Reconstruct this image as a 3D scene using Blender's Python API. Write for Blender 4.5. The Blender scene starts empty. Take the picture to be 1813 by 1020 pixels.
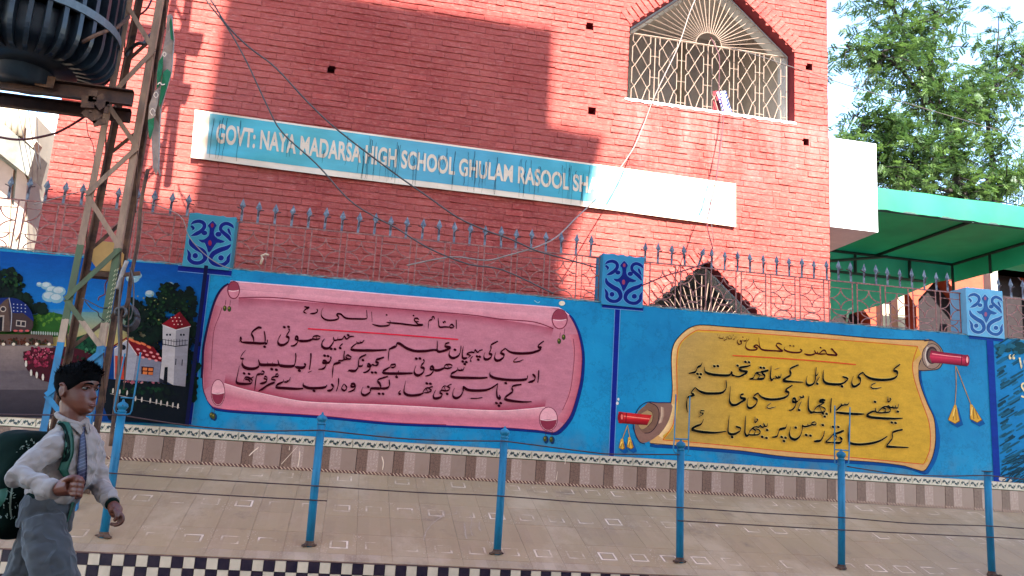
import bpy, bmesh, math, random
import numpy as np
from mathutils import Vector, Matrix, noise, geometry
random.seed(7)
scene = bpy.context.scene
COL = scene.collection

# ------------------------------------------------------------------ camera, light, exposure
CAMZ = 1.1
F = 1500.0
def _rot(yw, p, r):
    fwd = np.array([math.sin(yw)*math.cos(p), math.cos(yw)*math.cos(p), math.sin(p)])
    right = np.array([math.cos(yw), -math.sin(yw), 0.0]); up = np.cross(right, fwd)
    r2 = right*math.cos(r)+up*math.sin(r); u2 = -right*math.sin(r)+up*math.cos(r)
    return r2, u2, fwd
RT, UP, FW = _rot(math.radians(10.38), math.radians(11.28), math.radians(3.67))
def at(x, y, Y):
    """the point at distance Y in front of the camera that lies on the street plane parallel to the wall"""
    d = RT*((x-906.5)/F) - UP*((y-510)/F) + FW
    d = d*(Y/d[1])
    return Vector((d[0], d[1], d[2]+CAMZ))
cam_d = bpy.data.cameras.new('camera'); cam = bpy.data.objects.new('camera', cam_d); COL.objects.link(cam)
m = Matrix(((RT[0], UP[0], -FW[0], 0), (RT[1], UP[1], -FW[1], 0), (RT[2], UP[2], -FW[2], CAMZ), (0, 0, 0, 1)))
cam.matrix_world = m
cam_d.sensor_width = 36; cam_d.lens = F/1813*36; cam_d.clip_end = 2000; cam_d.clip_start = 0.05
scene.camera = cam

SUN_EL = math.radians(42); SUN_AZ = math.radians(9.5)      # the sun stands behind the camera, a little to the right
S_TO = Vector((math.sin(SUN_AZ)*math.cos(SUN_EL), -math.cos(SUN_AZ)*math.cos(SUN_EL), math.sin(SUN_EL)))
world = bpy.data.worlds.new('World'); scene.world = world; world.use_nodes = True
wn = world.node_tree; wn.nodes.clear()
sky = wn.nodes.new('ShaderNodeTexSky'); sky.sky_type = 'NISHITA'; sky.sun_disc = False
sky.sun_elevation = SUN_EL; sky.sun_rotation = math.atan2(S_TO.x, S_TO.y); sky.dust_density = 0.0; sky.air_density = 1.0; sky.ozone_density = 1.5
bg = wn.nodes.new('ShaderNodeBackground'); bg.inputs[1].default_value = 0.15
wo = wn.nodes.new('ShaderNodeOutputWorld')
wn.links.new(sky.outputs[0], bg.inputs[0]); wn.links.new(bg.outputs[0], wo.inputs[0])
sun_d = bpy.data.lights.new('sun', 'SUN'); sun_d.energy = 4.6; sun_d.angle = math.radians(0.5); sun_d.color = (1, .97, .92)
sun = bpy.data.objects.new('sun', sun_d); COL.objects.link(sun)
sun.rotation_euler = S_TO.to_track_quat('Z', 'Y').to_euler()
vs = scene.view_settings; vs.view_transform = 'Standard'; vs.look = 'None'; vs.gamma = 1; vs.use_curve_mapping = False
vs.exposure = 2.6

# ------------------------------------------------------------------ helpers
def lin(c):
    c = c/255.0
    return c/12.92 if c <= .04045 else ((c+.055)/1.055)**2.4
def C(r, g, b):
    """paint colour from how it looks in open shade"""
    return (min(.85, lin(r)/.86), min(.85, lin(g)/1.22), min(.85, lin(b)/1.66), 1)
def link(o, parent=None):
    COL.objects.link(o)
    if parent is not None: o.parent = parent
    return o
def tag(o, label=None, cat=None, group=None, kind=None):
    if label: o['label'] = label
    if cat: o['category'] = cat
    if group: o['group'] = group
    if kind: o['kind'] = kind
    return o
def empty(name, loc, label=None, cat=None, group=None):
    o = bpy.data.objects.new(name, None); o.location = loc; o.empty_display_size = .2; COL.objects.link(o)
    return tag(o, label, cat, group)
def mesh_obj(name, verts, faces, mat, parent=None, smooth=False, mats=None, mi=None, cols=None):
    me = bpy.data.meshes.new(name); me.from_pydata([tuple(v) for v in verts], [], faces)
    for mm in (mats or [mat]): me.materials.append(mm)
    if mi: me.polygons.foreach_set('material_index', mi)
    if smooth: me.polygons.foreach_set('use_smooth', [True]*len(me.polygons))
    if cols is not None:
        ca = me.color_attributes.new('Col', 'FLOAT_COLOR', 'POINT')
        ca.data.foreach_set('color', [x for c in cols for x in c])
    me.update()
    o = bpy.data.objects.new(name, me)
    if parent is not None:
        o.location = (0, 0, 0)
        me.transform(Matrix.Translation(-world_loc(parent)))
    return link(o, parent)
def world_loc(o):
    v = Vector((0, 0, 0))
    while o is not None:
        v += o.location; o = o.parent
    return v
class MB:
    """collects shapes in world space and links them as one mesh object"""
    def __init__(s): s.v = []; s.f = []; s.m = []; s.c = []; s.cc = (1, 1, 1, 1); s.mm = 0
    def add(s, vs, fs):
        b = len(s.v); s.v += [Vector(v) for v in vs]; s.f += [[b+i for i in f] for f in fs]
        s.m += [s.mm]*len(fs); s.c += [s.cc]*len(vs); return s
    def box(s, a, b):
        x0, y0, z0 = a; x1, y1, z1 = b
        s.add([(x0,y0,z0),(x1,y0,z0),(x1,y1,z0),(x0,y1,z0),(x0,y0,z1),(x1,y0,z1),(x1,y1,z1),(x0,y1,z1)],
              [(0,3,2,1),(4,5,6,7),(0,1,5,4),(1,2,6,5),(2,3,7,6),(3,0,4,7)]); return s
    def bar(s, p, q, w, h, up=(0, 0, 1)):
        p = Vector(p); q = Vector(q); d = (q-p).normalized(); u = Vector(up)
        if abs(d.dot(u)) > .98: u = Vector((0, 1, 0))
        a = d.cross(u).normalized()*w/2; b = a.cross(d).normalized()*h/2
        s.add([p-a-b, p+a-b, p+a+b, p-a+b, q-a-b, q+a-b, q+a+b, q-a+b],
              [(0,1,2,3),(7,6,5,4),(0,4,5,1),(1,5,6,2),(2,6,7,3),(3,7,4,0)]); return s
    def angle(s, p, q, w, t, sx, sy):
        """an L section: one flange along x, one along y"""
        p = Vector(p); q = Vector(q)
        for (dx, dy, y0) in ((w*sx, t*sy, 0), (t*sx, w*sy, (t+.0006)*sy)):
            o = [Vector((0,y0,0)), Vector((dx,y0,0)), Vector((dx,dy,0)), Vector((0,dy,0))]
            fs = [(0,1,2,3),(7,6,5,4),(0,4,5,1),(1,5,6,2),(2,6,7,3),(3,7,4,0)]
            s.add([p+k for k in o]+[q+k for k in o], fs)
        return s
    def tube(s, pts, r, n=6, closed=False):
        pts = [Vector(p) for p in pts]; N = len(pts); rs = r if hasattr(r, '__len__') else [r]*N
        vs = []; fs = []; pa = None
        for i, p in enumerate(pts):
            d = (pts[min(i+1, N-1)]-pts[max(i-1, 0)]).normalized()
            if pa is None: pa = d.orthogonal().normalized()
            a = (pa-d*pa.dot(d)).normalized(); pa = a; b = d.cross(a)
            for k in range(n):
                t = 2*math.pi*(k+.5)/n; vs.append(p+(a*math.cos(t)+b*math.sin(t))*rs[i])
        for i in range(N-1):
            for k in range(n):
                k2 = (k+1) % n; fs.append((i*n+k, i*n+k2, (i+1)*n+k2, (i+1)*n+k))
        fs.append(tuple(range(n))[::-1]); fs.append(tuple((N-1)*n+k for k in range(n)))
        return s.add(vs, fs)
    def lathe(s, c, prof, n=16):
        c = Vector(c); vs = []; fs = []
        for r, z in prof:
            for k in range(n):
                t = 2*math.pi*k/n; vs.append(c+Vector((r*math.cos(t), r*math.sin(t), z)))
        for i in range(len(prof)-1):
            for k in range(n):
                k2 = (k+1) % n; fs.append((i*n+k, i*n+k2, (i+1)*n+k2, (i+1)*n+k))
        fs.append(tuple(range(n))[::-1]); fs.append(tuple((len(prof)-1)*n+k for k in range(n)))
        return s.add(vs, fs)
    def ellipsoid(s, c, r, n=12, mtx=None):
        c = Vector(c); vs = []; fs = []; h = n//2
        for i in range(h+1):
            ph = math.pi*i/h
            for k in range(n):
                t = 2*math.pi*k/n
                v = Vector((r[0]*math.sin(ph)*math.cos(t), r[1]*math.sin(ph)*math.sin(t), r[2]*math.cos(ph)))
                if mtx is not None: v = mtx @ v
                vs.append(c+v)
        for i in range(h):
            for k in range(n):
                k2 = (k+1) % n; fs.append((i*n+k, (i+1)*n+k, (i+1)*n+k2, i*n+k2))
        return s.add(vs, fs)
    def build(s, name, mat, parent=None, smooth=False, cols=False, mats=None):
        return mesh_obj(name, s.v, s.f, mat, parent, smooth, mats=mats, mi=s.m if mats else None, cols=s.c if cols else None)

# ------------------------------------------------------------------ materials
def nt(name):
    mt = bpy.data.materials.new(name); mt.use_nodes = True; t = mt.node_tree; b = t.nodes['Principled BSDF']
    return mt, t, b
def N(t, kind, **kw):
    n = t.nodes.new('ShaderNode'+kind)
    for k, v in kw.items():
        if k.startswith('i_'): n.inputs[k[2:].replace('_', ' ')].default_value = v
        else: setattr(n, k, v)
    return n
def mixc(t, fac, a, b, mode='MIX'):
    n = t.nodes.new('ShaderNodeMix'); n.data_type = 'RGBA'; n.blend_type = mode
    for sock, val in ((n.inputs[0], fac), (n.inputs[6], a), (n.inputs[7], b)):
        if hasattr(val, 'is_output') or isinstance(val, bpy.types.NodeSocket): t.links.new(val, sock)
        else: sock.default_value = val
    return n.outputs[2]
def ramp(t, src, stops, interp='LINEAR'):
    n = t.nodes.new('ShaderNodeValToRGB'); n.color_ramp.interpolation = interp; e = n.color_ramp.elements
    while len(e) < len(stops): e.new(.5)
    for k, (p, c) in enumerate(stops):
        e[k].position = p; e[k].color = c if hasattr(c, '__len__') else (c, c, c, 1)
    t.links.new(src, n.inputs[0]); return n.outputs[0]
def wpos(t): return N(t, 'NewGeometry').outputs['Position']
def noi(t, vec, scale, detail=4, rough=.55, stretch=None):
    n = N(t, 'TexNoise'); n.inputs['Scale'].default_value = scale; n.inputs['Detail'].default_value = detail; n.inputs['Roughness'].default_value = rough
    if stretch:
        mp = N(t, 'Mapping'); mp.inputs['Scale'].default_value = stretch; t.links.new(vec, mp.inputs[0]); vec = mp.outputs[0]
    t.links.new(vec, n.inputs['Vector']); return n.outputs['Fac']
def bump(t, b, h, strength=.3, dist=.01):
    n = N(t, 'Bump'); n.inputs['Strength'].default_value = strength; n.inputs['Distance'].default_value = dist
    t.links.new(h, n.inputs['Height']); t.links.new(n.outputs[0], b.inputs['Normal'])
def simple(name, col, rough=.7, metal=0, var=.25, scale=12, bmp=.15, dark=None, stretch=None, spec=.35):
    """a base colour broken up by grime"""
    mt, t, b = nt(name); p = wpos(t)
    n1 = noi(t, p, scale, 6, .6, stretch); c2 = dark or tuple(x*(1-var) for x in col[:3])+(1,)
    r = ramp(t, n1, [(.35, 0.0), (.68, 1.0)])
    t.links.new(mixc(t, r, c2, col), b.inputs['Base Color'])
    b.inputs['Roughness'].default_value = rough; b.inputs['Metallic'].default_value = metal; b.inputs['Specular IOR Level'].default_value = spec
    bump(t, b, noi(t, p, scale*6, 4), bmp, .004)
    return mt
def attr_paint(name, rough=.75, var=.12, brush=True, spec=.12):
    mt, t, b = nt(name); a = N(t, 'VertexColor', layer_name='Col'); p = wpos(t)
    n1 = noi(t, p, 9, 5, .6, (1, 1, 2.5)); n2 = noi(t, p, 60, 3)
    f = ramp(t, n1, [(.3, 1-var), (.7, 1+var)]); c = mixc(t, 1.0, a.outputs[0], f, 'MULTIPLY')
    f2 = ramp(t, n2, [(.35, .94), (.65, 1.04)]); c = mixc(t, 1.0, c, f2, 'MULTIPLY')
    t.links.new(c, b.inputs['Base Color']); b.inputs['Roughness'].default_value = rough; b.inputs['Specular IOR Level'].default_value = spec
    bump(t, b, noi(t, p, 25, 5), .25, .006)
    return mt
PAINT = attr_paint('mural paint')
INK = attr_paint('letter paint', .75, .05, True, .03)
BLUE = C(14, 120, 188); BLUEL = C(70, 165, 215); NAVY = C(8, 24, 120)
def wall_blue():
    mt, t, b = nt('blue wall paint'); p = wpos(t)
    c = mixc(t, ramp(t, noi(t, p, 1.2, 5, .6), [(.35, 0.), (.65, 1.)]), C(4, 110, 168), C(14, 134, 190))
    n2 = noi(t, p, 14, 6, .7); c = mixc(t, ramp(t, n2, [(.62, 0.), (.75, .35)]), c, C(60, 150, 195))
    st = noi(t, p, 3.5, 6, .7, (3, 1, .5)); c = mixc(t, ramp(t, st, [(.58, 0.), (.75, .35)]), c, C(12, 84, 130))
    sep = N(t, 'SeparateXYZ'); t.links.new(p, sep.inputs[0])
    g = N(t, 'MapRange'); g.inputs[1].default_value = CAMZ+.35; g.inputs[2].default_value = CAMZ+.05; t.links.new(sep.outputs[2], g.inputs[0])
    ml = N(t, 'Math', operation='MULTIPLY'); t.links.new(g.outputs[0], ml.inputs[0]); t.links.new(ramp(t, noi(t, p, 5, 5), [(.45, 0.), (.7, .8)]), ml.inputs[1])
    c = mixc(t, ml.outputs[0], c, C(80, 104, 120))
    cr = ramp(t, noi(t, p, 1.7, 9, .75), [(.485, 0.), (.5, .5), (.515, 0.)]); c = mixc(t, cr, c, C(4, 84, 132))
    t.links.new(c, b.inputs['Base Color']); b.inputs['Roughness'].default_value = .6; b.inputs['Specular IOR Level'].default_value = .15
    bump(t, b, noi(t, p, 8, 7, .6), .5, .012); return mt
M_BLUE = wall_blue()
def red_paint(name, k=1.0):
    mt, t, b = nt(name); p = wpos(t); oi = N(t, 'ObjectInfo')
    n1 = noi(t, p, 2.0, 6, .65)
    c = mixc(t, ramp(t, n1, [(.35, 0.), (.68, 1.)]), (.265*k, .028*k, .020*k, 1), (.355*k, .054*k, .038*k, 1))
    n0 = noi(t, p, .55, 5, .6); c = mixc(t, ramp(t, n0, [(.42, 0.), (.62, .65)]), c, (.395*k, .074*k, .053*k, 1))
    n9 = noi(t, p, 7, 5, .65, (.8, 1, 5.5)); c = mixc(t, ramp(t, n9, [(.60, 0.), (.68, .55)]), c, (.50, .19, .155, 1)); n8 = noi(t, p, 6, 5, .65, (.7, 1, 6)); c = mixc(t, ramp(t, n8, [(.33, .7), (.40, 0.)]), c, (.16, .014, .012, 1))
    n2 = noi(t, p, 15, 7, .7, (1, 1, 2.2)); c = mixc(t, ramp(t, n2, [(.50, 0.), (.70, .8)]), c, (.42, .115, .083, 1))
    n3 = noi(t, p, 5.5, 8, .75, (1, 1, 1.6)); c = mixc(t, ramp(t, n3, [(.30, .6), (.42, 0.)]), c, (.22*k, .024*k, .024*k, 1))
    # limewash stains below the barred window
    sep = N(t, 'SeparateXYZ'); t.links.new(p, sep.inputs[0])
    a1 = N(t, 'MapRange', interpolation_type='SMOOTHSTEP'); a1.inputs[1].default_value = CAMZ+2.9; a1.inputs[2].default_value = CAMZ+4.75; t.links.new(sep.outputs[2], a1.inputs[0])
    a2 = N(t, 'MapRange', interpolation_type='SMOOTHSTEP'); a2.inputs[1].default_value = 2.9; a2.inputs[2].default_value = 3.4; t.links.new(sep.outputs[0], a2.inputs[0])
    a3 = N(t, 'MapRange', interpolation_type='SMOOTHSTEP'); a3.inputs[1].default_value = CAMZ+4.86; a3.inputs[2].default_value = CAMZ+4.6; t.links.new(sep.outputs[2], a3.inputs[0])
    m1 = N(t, 'Math', operation='MULTIPLY'); t.links.new(a1.outputs[0], m1.inputs[0]); t.links.new(a2.outputs[0], m1.inputs[1])
    m2 = N(t, 'Math', operation='MULTIPLY'); t.links.new(m1.outputs[0], m2.inputs[0]); t.links.new(a3.outputs[0], m2.inputs[1])
    st = ramp(t, noi(t, p, 2.6, 7, .7, (1.5, 1, .45)), [(.44, 0.), (.66, .42)])
    m3 = N(t, 'Math', operation='MULTIPLY'); t.links.new(m2.outputs[0], m3.inputs[0]); t.links.new(st, m3.inputs[1])
    c = mixc(t, m3.outputs[0], c, (.47, .21, .18, 1))
    hv = N(t, 'HueSaturation'); t.links.new(c, hv.inputs['Color'])
    mr = N(t, 'MapRange'); mr.inputs[3].default_value = .88; mr.inputs[4].default_value = 1.12; t.links.new(oi.outputs['Random'], mr.inputs[0]); t.links.new(mr.outputs[0], hv.inputs['Value'])
    t.links.new(hv.outputs[0], b.inputs['Base Color']); b.inputs['Roughness'].default_value = .8
    b.inputs['Specular IOR Level'].default_value = .3
    bump(t, b, noi(t, p, 30, 8, .7), .75, .012); return mt
M_BRICK = red_paint('red painted brick'); M_MORT = red_paint('red painted mortar', .85)
M_DRED = simple('recess shade and cloth red', (.17, .012, .016, 1), .8, var=.3)  # darkened red puts shade into reveals and holes; also the cloth end
M_WHITE = simple('white limewash', (.74, .72, .68, 1), .85, var=.15, scale=5)
M_CREAM = simple('cream plaster', (.46, .37, .26, 1), .9, var=.25, scale=3)
M_BEIGE = simple('pinkish beige plaster', (.50, .33, .25, 1), .9, var=.2, scale=3)
M_GREYP = simple('veranda plaster', (.62, .54, .47, 1), .9, var=.25, scale=2)
M_LGREY = simple('pale reveal plaster', (.50, .46, .41, 1), .9, var=.15, scale=4)
M_CONC = simple('weathered concrete', (.23, .21, .17, 1), .95, var=.45, scale=4, bmp=.5)
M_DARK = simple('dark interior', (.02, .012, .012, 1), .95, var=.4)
M_GRILLE = simple('cream grille paint', (.42, .28, .20, 1), .6, var=.3, scale=40)
M_FENCE = simple('dusty lilac grille paint', C(150, 112, 112), .65, var=.35, scale=30, dark=C(92, 58, 60))
M_SPEAR = simple('chalky blue spear paint', C(118, 140, 165), .7, var=.4, scale=25, dark=C(66, 74, 100), spec=.2)
M_WIRE = simple('dark rusty wire', C(66, 44, 46), .7, var=.4, scale=30)
def worn(name, c1, c2, chip):
    mt, t, b = nt(name); p = wpos(t)
    c = mixc(t, ramp(t, noi(t, p, 7, 6, .65, (1, 1, .35)), [(.35, 0.), (.7, 1.)]), c1, c2)
    m_ = ramp(t, noi(t, p, 19, 7, .7), [(.63, 0.), (.66, .9)]); c = mixc(t, m_, c, chip)
    t.links.new(c, b.inputs['Base Color']); b.inputs['Roughness'].default_value = .5; b.inputs['Specular IOR Level'].default_value = .3
    bump(t, b, noi(t, p, 12, 6, .7), .35, .006); return mt
M_POST = worn('sky blue post paint', C(18, 116, 166), C(10, 84, 126), C(52, 44, 50))
M_RUST = simple('rusted steel', C(96, 76, 62), .85, var=.5, scale=9, bmp=.5, dark=C(48, 32, 28))
M_BROWNST = simple('brown channel steel', C(70, 46, 34), .7, var=.5, scale=7, bmp=.3, dark=C(34, 18, 16))
M_ROAD = simple('dusty asphalt', (.055, .052, .05, 1), .9, var=.35, scale=6, bmp=.6)
M_YARD = simple('dusty earth', (.24, .19, .14, 1), .95, var=.3, scale=3, bmp=.5)
M_CABLE = simple('black cable sheath', (.03, .024, .024, 1), .5, var=.3, scale=40)
M_CABLEG = simple('weathered grey cable sheath', (.085, .062, .055, 1), .6, var=.4, scale=20)
M_CABLEW = simple('pale old cable sheath', (.30, .22, .18, 1), .6, var=.35, scale=20)
M_CABLER = simple('maroon cable sheath', (.10, .014, .022, 1), .5, var=.3, scale=30)
# ------------------------------------------------------------------ setting
YW, YB, YK = 8.5, 10.0, 6.64
Z = lambda dz: CAMZ+dz
tag(MB().box((-60, -30, -.3), (80, 6.7, 0)).build('road', M_ROAD), kind='structure')
tag(MB().box((-60, 6.7, -.3), (200, 260, -.004)).build('ground', M_YARD), kind='structure')
def prism_xz(poly, y0, y1):
    b = MB(); n = len(poly)
    tris = geometry.tessellate_polygon([[Vector((x, z, 0)) for x, z in poly]])
    b.add([(x, y0, z) for x, z in poly]+[(x, y1, z) for x, z in poly],
          [tuple(t) for t in tris]+[tuple(n+i for i in t)[::-1] for t in tris]+[(i, (i+1) % n, n+(i+1) % n, n+i) for i in range(n)])
    return b
# the block across the street: its roofline throws the stepped shade on the red wall
def back(p, Yc=-4.0):
    """where on plane Yc a roof edge stands whose shade falls at p"""
    t = (p[1]-Yc)/(-S_TO.y); q = p+S_TO*t; return (q.x, q.z)
sh = lambda x, y: back(at(x, y, YB))
p1 = sh(200, 352); tl = sh(404, 0); tr = sh(981, 50); s1 = sh(976, 190); s2 = sh(1070, 240); d1 = sh(1046, 320); d2 = sh(985, 455); d3 = sh(1002, 500); r1 = sh(1440, 566)
ob = [(-4.6, 0), (-4.6, p1[1]), (tl[0]-.02, p1[1]), (tl[0]+.04, tr[1]), (tr[0], tr[1]), (s1[0], s2[1]+.05), (s2[0], s2[1]), (d1[0], d1[1]), (d2[0], d2[1]), (d3[0], r1[1]), (r1[0]+4.2, r1[1]-.4), (r1[0]+4.2, 0)]
opp = empty('opposite_building', (0, -4, 0), 'tall plain building across the street behind the camera, its stepped roof shading the red wall', 'building')
prism_xz(ob, -4.5, -4.0).build('wall', M_WHITE, opp)

# school facade with its openings
def winpoly(dx, dz):
    """corner points of the pointed window, world x and z"""
    L, Rr, zs, ze, zm, xm = 3.20, 5.59, 4.71, 5.76, 6.78, 4.40
    return [(L+dx, Z(zs+dz)), (Rr+dx, Z(zs+dz)), (Rr+dx, Z(ze+dz)), (xm+dx, Z(zm+dz)), (L+dx, Z(ze+dz))]
W1 = winpoly(0, 0); W2 = winpoly(-.035, -4.14)
school = empty('school_building', (1.2, YB, 0), 'red painted brick school building behind the mural wall', 'school')
BX0, BX1, BZ1 = at(61, 443, YB).x, at(1467, 300, YB).x, Z(8.6)
holes_px = [(587, 123), (1044, 46), (1048, 196), (1432, 118), (1426, 251)]
HOLES = []
for hx, hy in holes_px:
    p = at(hx, hy, YB); HOLES.append((p.x-.05, p.x+.05, p.z-.05, p.z+.045))
outer = [(BX0, 0), (BX1, 0), (BX1, BZ1), (BX0, BZ1)]
loops = [outer, W1, W2]+[[(a, c), (b, c), (b, d), (a, d)] for a, b, c, d in HOLES]
pl = [[Vector((x, z, 0)) for x, z in l] for l in loops]; flat = [q for l in loops for q in l]
tr_ = geometry.tessellate_polygon(pl)
mb = MB(); mb.add([(x, YB, z) for x, z in flat], [tuple(t) for t in tr_])
mb.build('wall', M_MORT, school)
mb = MB().box((BX1-.001, YB+.0, 0), (BX1, YB+7, BZ1)); mb.box((BX0, YB, 0), (BX0+.001, YB+7, BZ1)); mb.box((BX0, YB, BZ1), (BX1, YB+7, BZ1+.1)); mb.box((BX0, YB+7, 0), (BX1, YB+7.1, BZ1))
mb.build('side_wall', M_BRICK, school)
for a, b, c, d in HOLES:
    q = MB(); y0, y1 = YB-.004, YB+.16
    q.add([(a,y0,c),(b,y0,c),(b,y0,d),(a,y0,d),(a,y1,c),(b,y1,c),(b,y1,d),(a,y1,d)], [(0,1,5,4),(1,2,6,5),(2,3,7,6),(3,0,4,7),(4,5,6,7)])
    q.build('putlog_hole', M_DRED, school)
# bricks
def spans(z):
    """x intervals of solid wall on the course at height z"""
    cut = []
    for W in (W1, W2):
        zs, ze, zm = W[0][1], W[2][1], W[3][1]; L, Rr, xm = W[0][0], W[1][0], W[3][0]
        if zs < z < zm:
            if z < ze: cut.append((L, Rr))
            else:
                f = (z-ze)/(zm-ze); cut.append((L+(xm-L)*f, Rr+(xm-Rr)*f))
    for a, b, c, d in HOLES:
        if c-.03 < z < d+.03: cut.append((a-rb.uniform(-.018, .03), b+rb.uniform(-.018, .03)))
    cut.sort(); out = []; x = BX0
    for a, b in cut:
        if a > x: out.append((x, a))
        x = max(x, b)
    out.append((x, BX1)); return out
BH = .085
bricks = []
rb = random.Random(3)
nc = 0; z = Z(.9)
while z < Z(7.3):
    for (xa, xb) in spans(z+BH/2):
        x = xa - (rb.random()*.2 if xa == BX0 else 0)
        st = (nc % 2)
        while x < xb-.02:
            w = (.222 if (st or rb.random() < .6) else .108)*(1+rb.uniform(-.05, .05)); 
            x0 = max(x, xa); x1 = min(x+w, xb)
            if xb-x1 < .04: x1 = xb
            if x1-x0 > .02: bricks.append((x0, x1, z+rb.uniform(-.0055, .0055)))
            x = x1 if x1 == xb else x+w
            if rb.random() < .04: st = 1-st
    z += BH; nc += 1
def brick_shape(rr, w, full=True):
    g = .0003; e = .0085; pr = rr.uniform(.004, .013); zt = BH-.006*rr.uniform(.5, 2.2)
    j = lambda s: rr.uniform(-s, s)
    vs = [(g, .004, .002), (w-g, .004, .002), (w-g, .004, zt), (g, .004, zt)]
    vs += [(g+e*.16+j(.002), -pr+j(.003), e*.6+j(.003)), (w-g-e*.16+j(.002), -pr+j(.003), e*.6+j(.003)), (w-g-e*.16+j(.002), -pr+j(.003), zt-e*1.3+j(.0045)), (g+e*.16+j(.002), -pr+j(.003), zt-e*1.3+j(.0045))]
    return vs, [(4,5,6,7),(0,1,5,4),(1,2,6,5),(2,3,7,6),(3,0,4,7)]
cx, cz = at(700, 330, YB).x, Z(3.4)
def vis(b):
    x0, x1, zz = b; 
    d = math.hypot((x0+x1)/2, YB); d2 = math.hypot(d, zz-CAMZ)
    inview = -3.7 < x0 and zz > Z(1.95) and zz < Z(6.3)
    cover = (zz > Z(2.9) or zz < Z(2.3))
    return ((x1-x0) if inview and (x1-x0) > .2 else 0)/d2
order = sorted(range(len(bricks)), key=lambda i: -vis(bricks[i]))
single = set(order[:290])
var = []
for k in range(14):
    vs, fs = brick_shape(random.Random(k), .222); me = bpy.data.meshes.new('brick'); me.from_pydata(vs, [], fs); me.materials.append(M_BRICK); var.append(me)
rest = MB(); rr = random.Random(5)
for i, (x0, x1, zz) in enumerate(bricks):
    if i in single:
        o = bpy.data.objects.new('brick', rr.choice(var)); link(o, school)
        o.location = Vector((x0, YB, zz))-school.location; o.scale = ((x1-x0)/.222, 1, 1)
    else:
        vs, fs = brick_shape(rr, x1-x0); rest.add([(x0+v[0], YB+v[1], zz+v[2]) for v in vs], fs)
tag(rest.build('brickwork', M_BRICK, school), kind='stuff')
# slanted bricks that frame the gable of each window, and the reveals
def window(W, nm):
    L, Rr, zs, ze, xm, zm = W[0][0], W[1][0], W[0][1], W[2][1], W[3][0], W[3][1]
    rr = random.Random(9)
    for (xa, xb) in ((L, xm), (Rr, xm)):
        a = Vector((xa, 0, ze)); b = Vector((xb, 0, zm)); n = int((b-a).length/.088); d = (b-a).normalized(); nrm = Vector((-d.z, 0, d.x)) if xa < xb else Vector((d.z, 0, -d.x))
        q = MB()
        for k in range(n+1):
            s = a+d*(k*.088+.004); e = a+d*(k*.088+.081); pr = rr.uniform(.015, .022); h = .215
            q.add([(v.x, YB-.004, v.z) for v in (s, e, e+nrm*h, s+nrm*h)]+[(v.x, YB-pr, v.z) for v in (s+d*.006+nrm*.004, e-d*.006+nrm*.004, e-d*.006+nrm*(h-.006), s+d*.006+nrm*(h-.006))],
                  [(4,5,6,7),(0,1,5,4),(1,2,6,5),(2,3,7,6),(3,0,4,7)])
        q.build('gable_brickwork', M_BRICK, school)
    fr = MB(); y0, y1 = YB-.012, YB+.17
    n = 5; fr.add([(x, y0, z) for x, z in W]+[(x, y1, z) for x, z in W], [(i, (i+1) % n, n+(i+1) % n, n+i) for i in range(1, n)])
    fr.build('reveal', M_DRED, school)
    sl = MB(); v = []; f = []; q_ = random.Random(4); ns = 60
    for k in range(ns+1):
        x = L-.03+(Rr-L+.05)*k/ns; v += [(x, YB+.34, zs+.004), (x, YB-.014, zs+.004+q_.uniform(-.004, .004)), (x, YB-.017, zs-.018-q_.random()*.012-.012*abs(math.sin(k*.7)))]
    for k in range(ns):
        for j in range(2): f.append((k*3+j, k*3+3+j, k*3+4+j, k*3+1+j))
    sl.add(v, f); sl.build('sill', M_WHITE, school)
    # inner plaster reveal, a little smaller
    def off(p, k):
        c = Vector(((L+Rr)/2, zs+.75)); v = Vector(p); return v+(c-v).normalized()*k
    W_in = [off(p, .045) for p in W]; W_in[0].y = W_in[1].y = zs
    ir = MB(); ir.add([(p[0], YB+.17, p[1]) for p in W]+[(p[0], YB+.171, p[1]) for p in W_in]+[(p[0], YB+.38, p[1]) for p in W_in],
        [(i, (i+1) % n, n+(i+1) % n, n+i) for i in range(n)]+[(n+i, n+(i+1) % n, 2*n+(i+1) % n, 2*n+i) for i in range(n)])
    ir.build('inner_reveal', M_LGREY, school)
    # veranda behind
    v = MB(); X0, X1, Y0, Y1, Z0, Z1 = L-.5, Rr+.25, YB+.38, YB+2.1, zs-.9, zm+.15
    v.add([(X0,Y0,Z0),(X1,Y0,Z0),(X1,Y1,Z0),(X0,Y1,Z0),(X0,Y0,Z1),(X1,Y0,Z1),(X1,Y1,Z1),(X0,Y1,Z1)],
          [(0,1,2,3),(7,6,5,4),(1,5,6,2),(2,6,7,3),(3,7,4,0)])
    v.build('veranda_room', M_GREYP, school)
    d = MB().box((L+.25, YB+2.03, Z0), (L+.95, YB+2.09, zs+.75)); d.box((L+1.5, YB+2.03, Z0), (L+1.62, YB+2.09, zm)); d.build('veranda_door', M_CREAM, school)
window(W1, 'upper'); window(W2, 'lower')
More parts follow.
